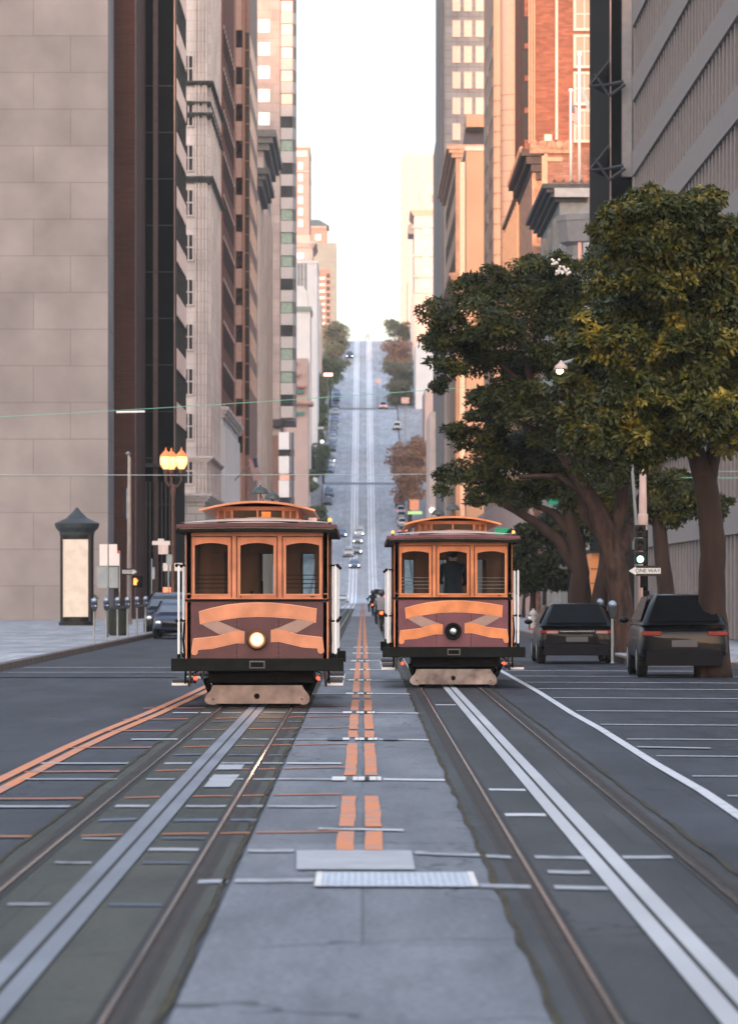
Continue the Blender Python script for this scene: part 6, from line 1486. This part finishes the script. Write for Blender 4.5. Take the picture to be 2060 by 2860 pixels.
for lb, px, py, D, rr in (('glowing round street light above the right cable car roof', 1206, 1425, 560, .35), ('small glowing lamp on the far left hillside at the side street', 899, 1233, 860, .3), ('small glowing lamp beside the pagoda building', 880, 1054, 900, .25)):
    t = thing('street_lamp', lb, 'street lamp', (PX(px, D), D, zr(D)))
    zz = PZ(py, D) - zr(D)
    MB().tube([(0, 0, 0), (0, 0, zz)], .07, 6).build('pole', POLEG, t); MB().ball((0, -.1, zz), rr, 7).build('lamp', mat('warm lamp', (1, .8, .6), .4, emit=(1, .75, .55), es=1), t, smooth=True)
# horizon mast on the crest
t = thing('steel_frame', 'tiny steel frame mast standing on the road crest', 'mast', (PX(1026, 1150), 1150, zr(1150)))
MB().tube([(-.6, 0, 0), (-.2, 0, 1.9)], .08, 5).tube([(.6, 0, 0), (.2, 0, 1.9)], .08, 5).tube([(-.4, 0, 1.2), (.4, 0, 1.2)], .06, 5).tube([(.2, 0, 1.9), (.3, 0, 2.4)], .06, 5).build('frame', mat('dark frame', (.1, .1, .1), .6), t)

# ---------------------------------------------------------------- haze
HZ = bpy.data.materials.new('haze'); HZ.use_nodes = True; nt = HZ.node_tree
nt.nodes.remove(nt.nodes['Principled BSDF'])
pv = nt.nodes.new('ShaderNodeVolumePrincipled'); pv.inputs['Density'].default_value = .00013; pv.inputs['Color'].default_value = (.93, .96, 1, 1); pv.inputs['Anisotropy'].default_value = .2
nt.links.new(pv.outputs[0], nt.nodes['Material Output'].inputs['Volume'])
hz = MB().box(-905, 905, -705, 2255, -1.5, 205).build('haze', HZ); hz['kind'] = 'stuff'

# ---------------------------------------------------------------- light
EL, AZ = math.radians(4.3), math.radians(4.0)
w = bpy.data.worlds.new('World'); sc.world = w; w.use_nodes = True
nt = w.node_tree; bg = nt.nodes['Background']
sky = nt.nodes.new('ShaderNodeTexSky'); sky.sky_type = 'NISHITA'; sky.sun_disc = False
sky.sun_elevation = math.radians(9); sky.sun_rotation = math.radians(180 + 4); sky.air_density = 1.0; sky.dust_density = 1.2; sky.ozone_density = 1.0
nt.links.new(sky.outputs[0], bg.inputs['Color']); bg.inputs['Strength'].default_value = .035
# thin bright cloud veil over the whole sky, bluer and brighter overhead
tc = nt.nodes.new('ShaderNodeTexCoord'); sx = nt.nodes.new('ShaderNodeSeparateXYZ'); nt.links.new(tc.outputs['Generated'], sx.inputs[0])
cr = nt.nodes.new('ShaderNodeValToRGB'); e = cr.color_ramp.elements
e[0].position = 0; e[0].color = (.13, .132, .135, 1); e[1].position = 1; e[1].color = (.22, .275, .36, 1)
x_ = e.new(.18); x_.color = (.15, .153, .157, 1)
x_ = e.new(.5); x_.color = (.17, .20, .25, 1)
nt.links.new(sx.outputs['Z'], cr.inputs['Fac'])
gl = nt.nodes.new('ShaderNodeVectorMath'); gl.operation = 'DOT_PRODUCT'; nt.links.new(tc.outputs['Generated'], gl.inputs[0]); gl.inputs[1].default_value = (-.07, -.995, .07)
gm = nt.nodes.new('ShaderNodeMath'); gm.operation = 'MAXIMUM'; nt.links.new(gl.outputs['Value'], gm.inputs[0]); gm.inputs[1].default_value = 0
gp = nt.nodes.new('ShaderNodeMath'); gp.operation = 'POWER'; nt.links.new(gm.outputs[0], gp.inputs[0]); gp.inputs[1].default_value = 3
gc = nt.nodes.new('ShaderNodeMix'); gc.data_type = 'RGBA'; gc.blend_type = 'ADD'; nt.links.new(gp.outputs[0], gc.inputs['Factor']); nt.links.new(cr.outputs['Color'], gc.inputs[6]); gc.inputs[7].default_value = (1.05, .76, .6, 1)
bg2 = nt.nodes.new('ShaderNodeBackground'); nt.links.new(gc.outputs[2], bg2.inputs['Color'])
ad_ = nt.nodes.new('ShaderNodeAddShader'); nt.links.new(bg.outputs[0], ad_.inputs[0]); nt.links.new(bg2.outputs[0], ad_.inputs[1]); nt.links.new(ad_.outputs[0], nt.nodes['World Output'].inputs['Surface'])
sd = bpy.data.lights.new('sun', 'SUN'); sd.energy = 2.0; sd.angle = math.radians(.6); sd.color = (1, .58, .37)
so = bpy.data.objects.new('sun', sd); col.objects.link(so)
dirv = Vector((math.sin(AZ), math.cos(AZ), -math.tan(EL)))
so.rotation_euler = dirv.to_track_quat('-Z', 'Y').to_euler()
so.location = (0, 0, 150)

# ---------------------------------------------------------------- camera
cd_ = bpy.data.cameras.new('camera'); cam = bpy.data.objects.new('camera', cd_); col.objects.link(cam)
cam.location = (0, 0, CH); cam.rotation_euler = (PI / 2, 0, 0)
cd_.sensor_fit = 'HORIZONTAL'; cd_.sensor_width = 30.9; cd_.lens = 30.9 * FP / 2060
cd_.shift_x = (1030 - VX) / 2060; cd_.shift_y = (VY - 1430) / 2060
cd_.clip_start = .5; cd_.clip_end = 5000
cd_.dof.use_dof = True; cd_.dof.focus_distance = 68; cd_.dof.aperture_fstop = cd_.lens / 1000 / .034
sc.camera = cam
sc.view_settings.view_transform = 'Standard'; sc.view_settings.look = 'None'; sc.view_settings.exposure = 2.2; sc.view_settings.gamma = 1
sc.render.engine = 'CYCLES'
try:
    sc.cycles.max_bounces = 6; sc.cycles.transparent_max_bounces = 12; sc.cycles.volume_bounces = 0; sc.cycles.sample_clamp_indirect = 8
except Exception: pass
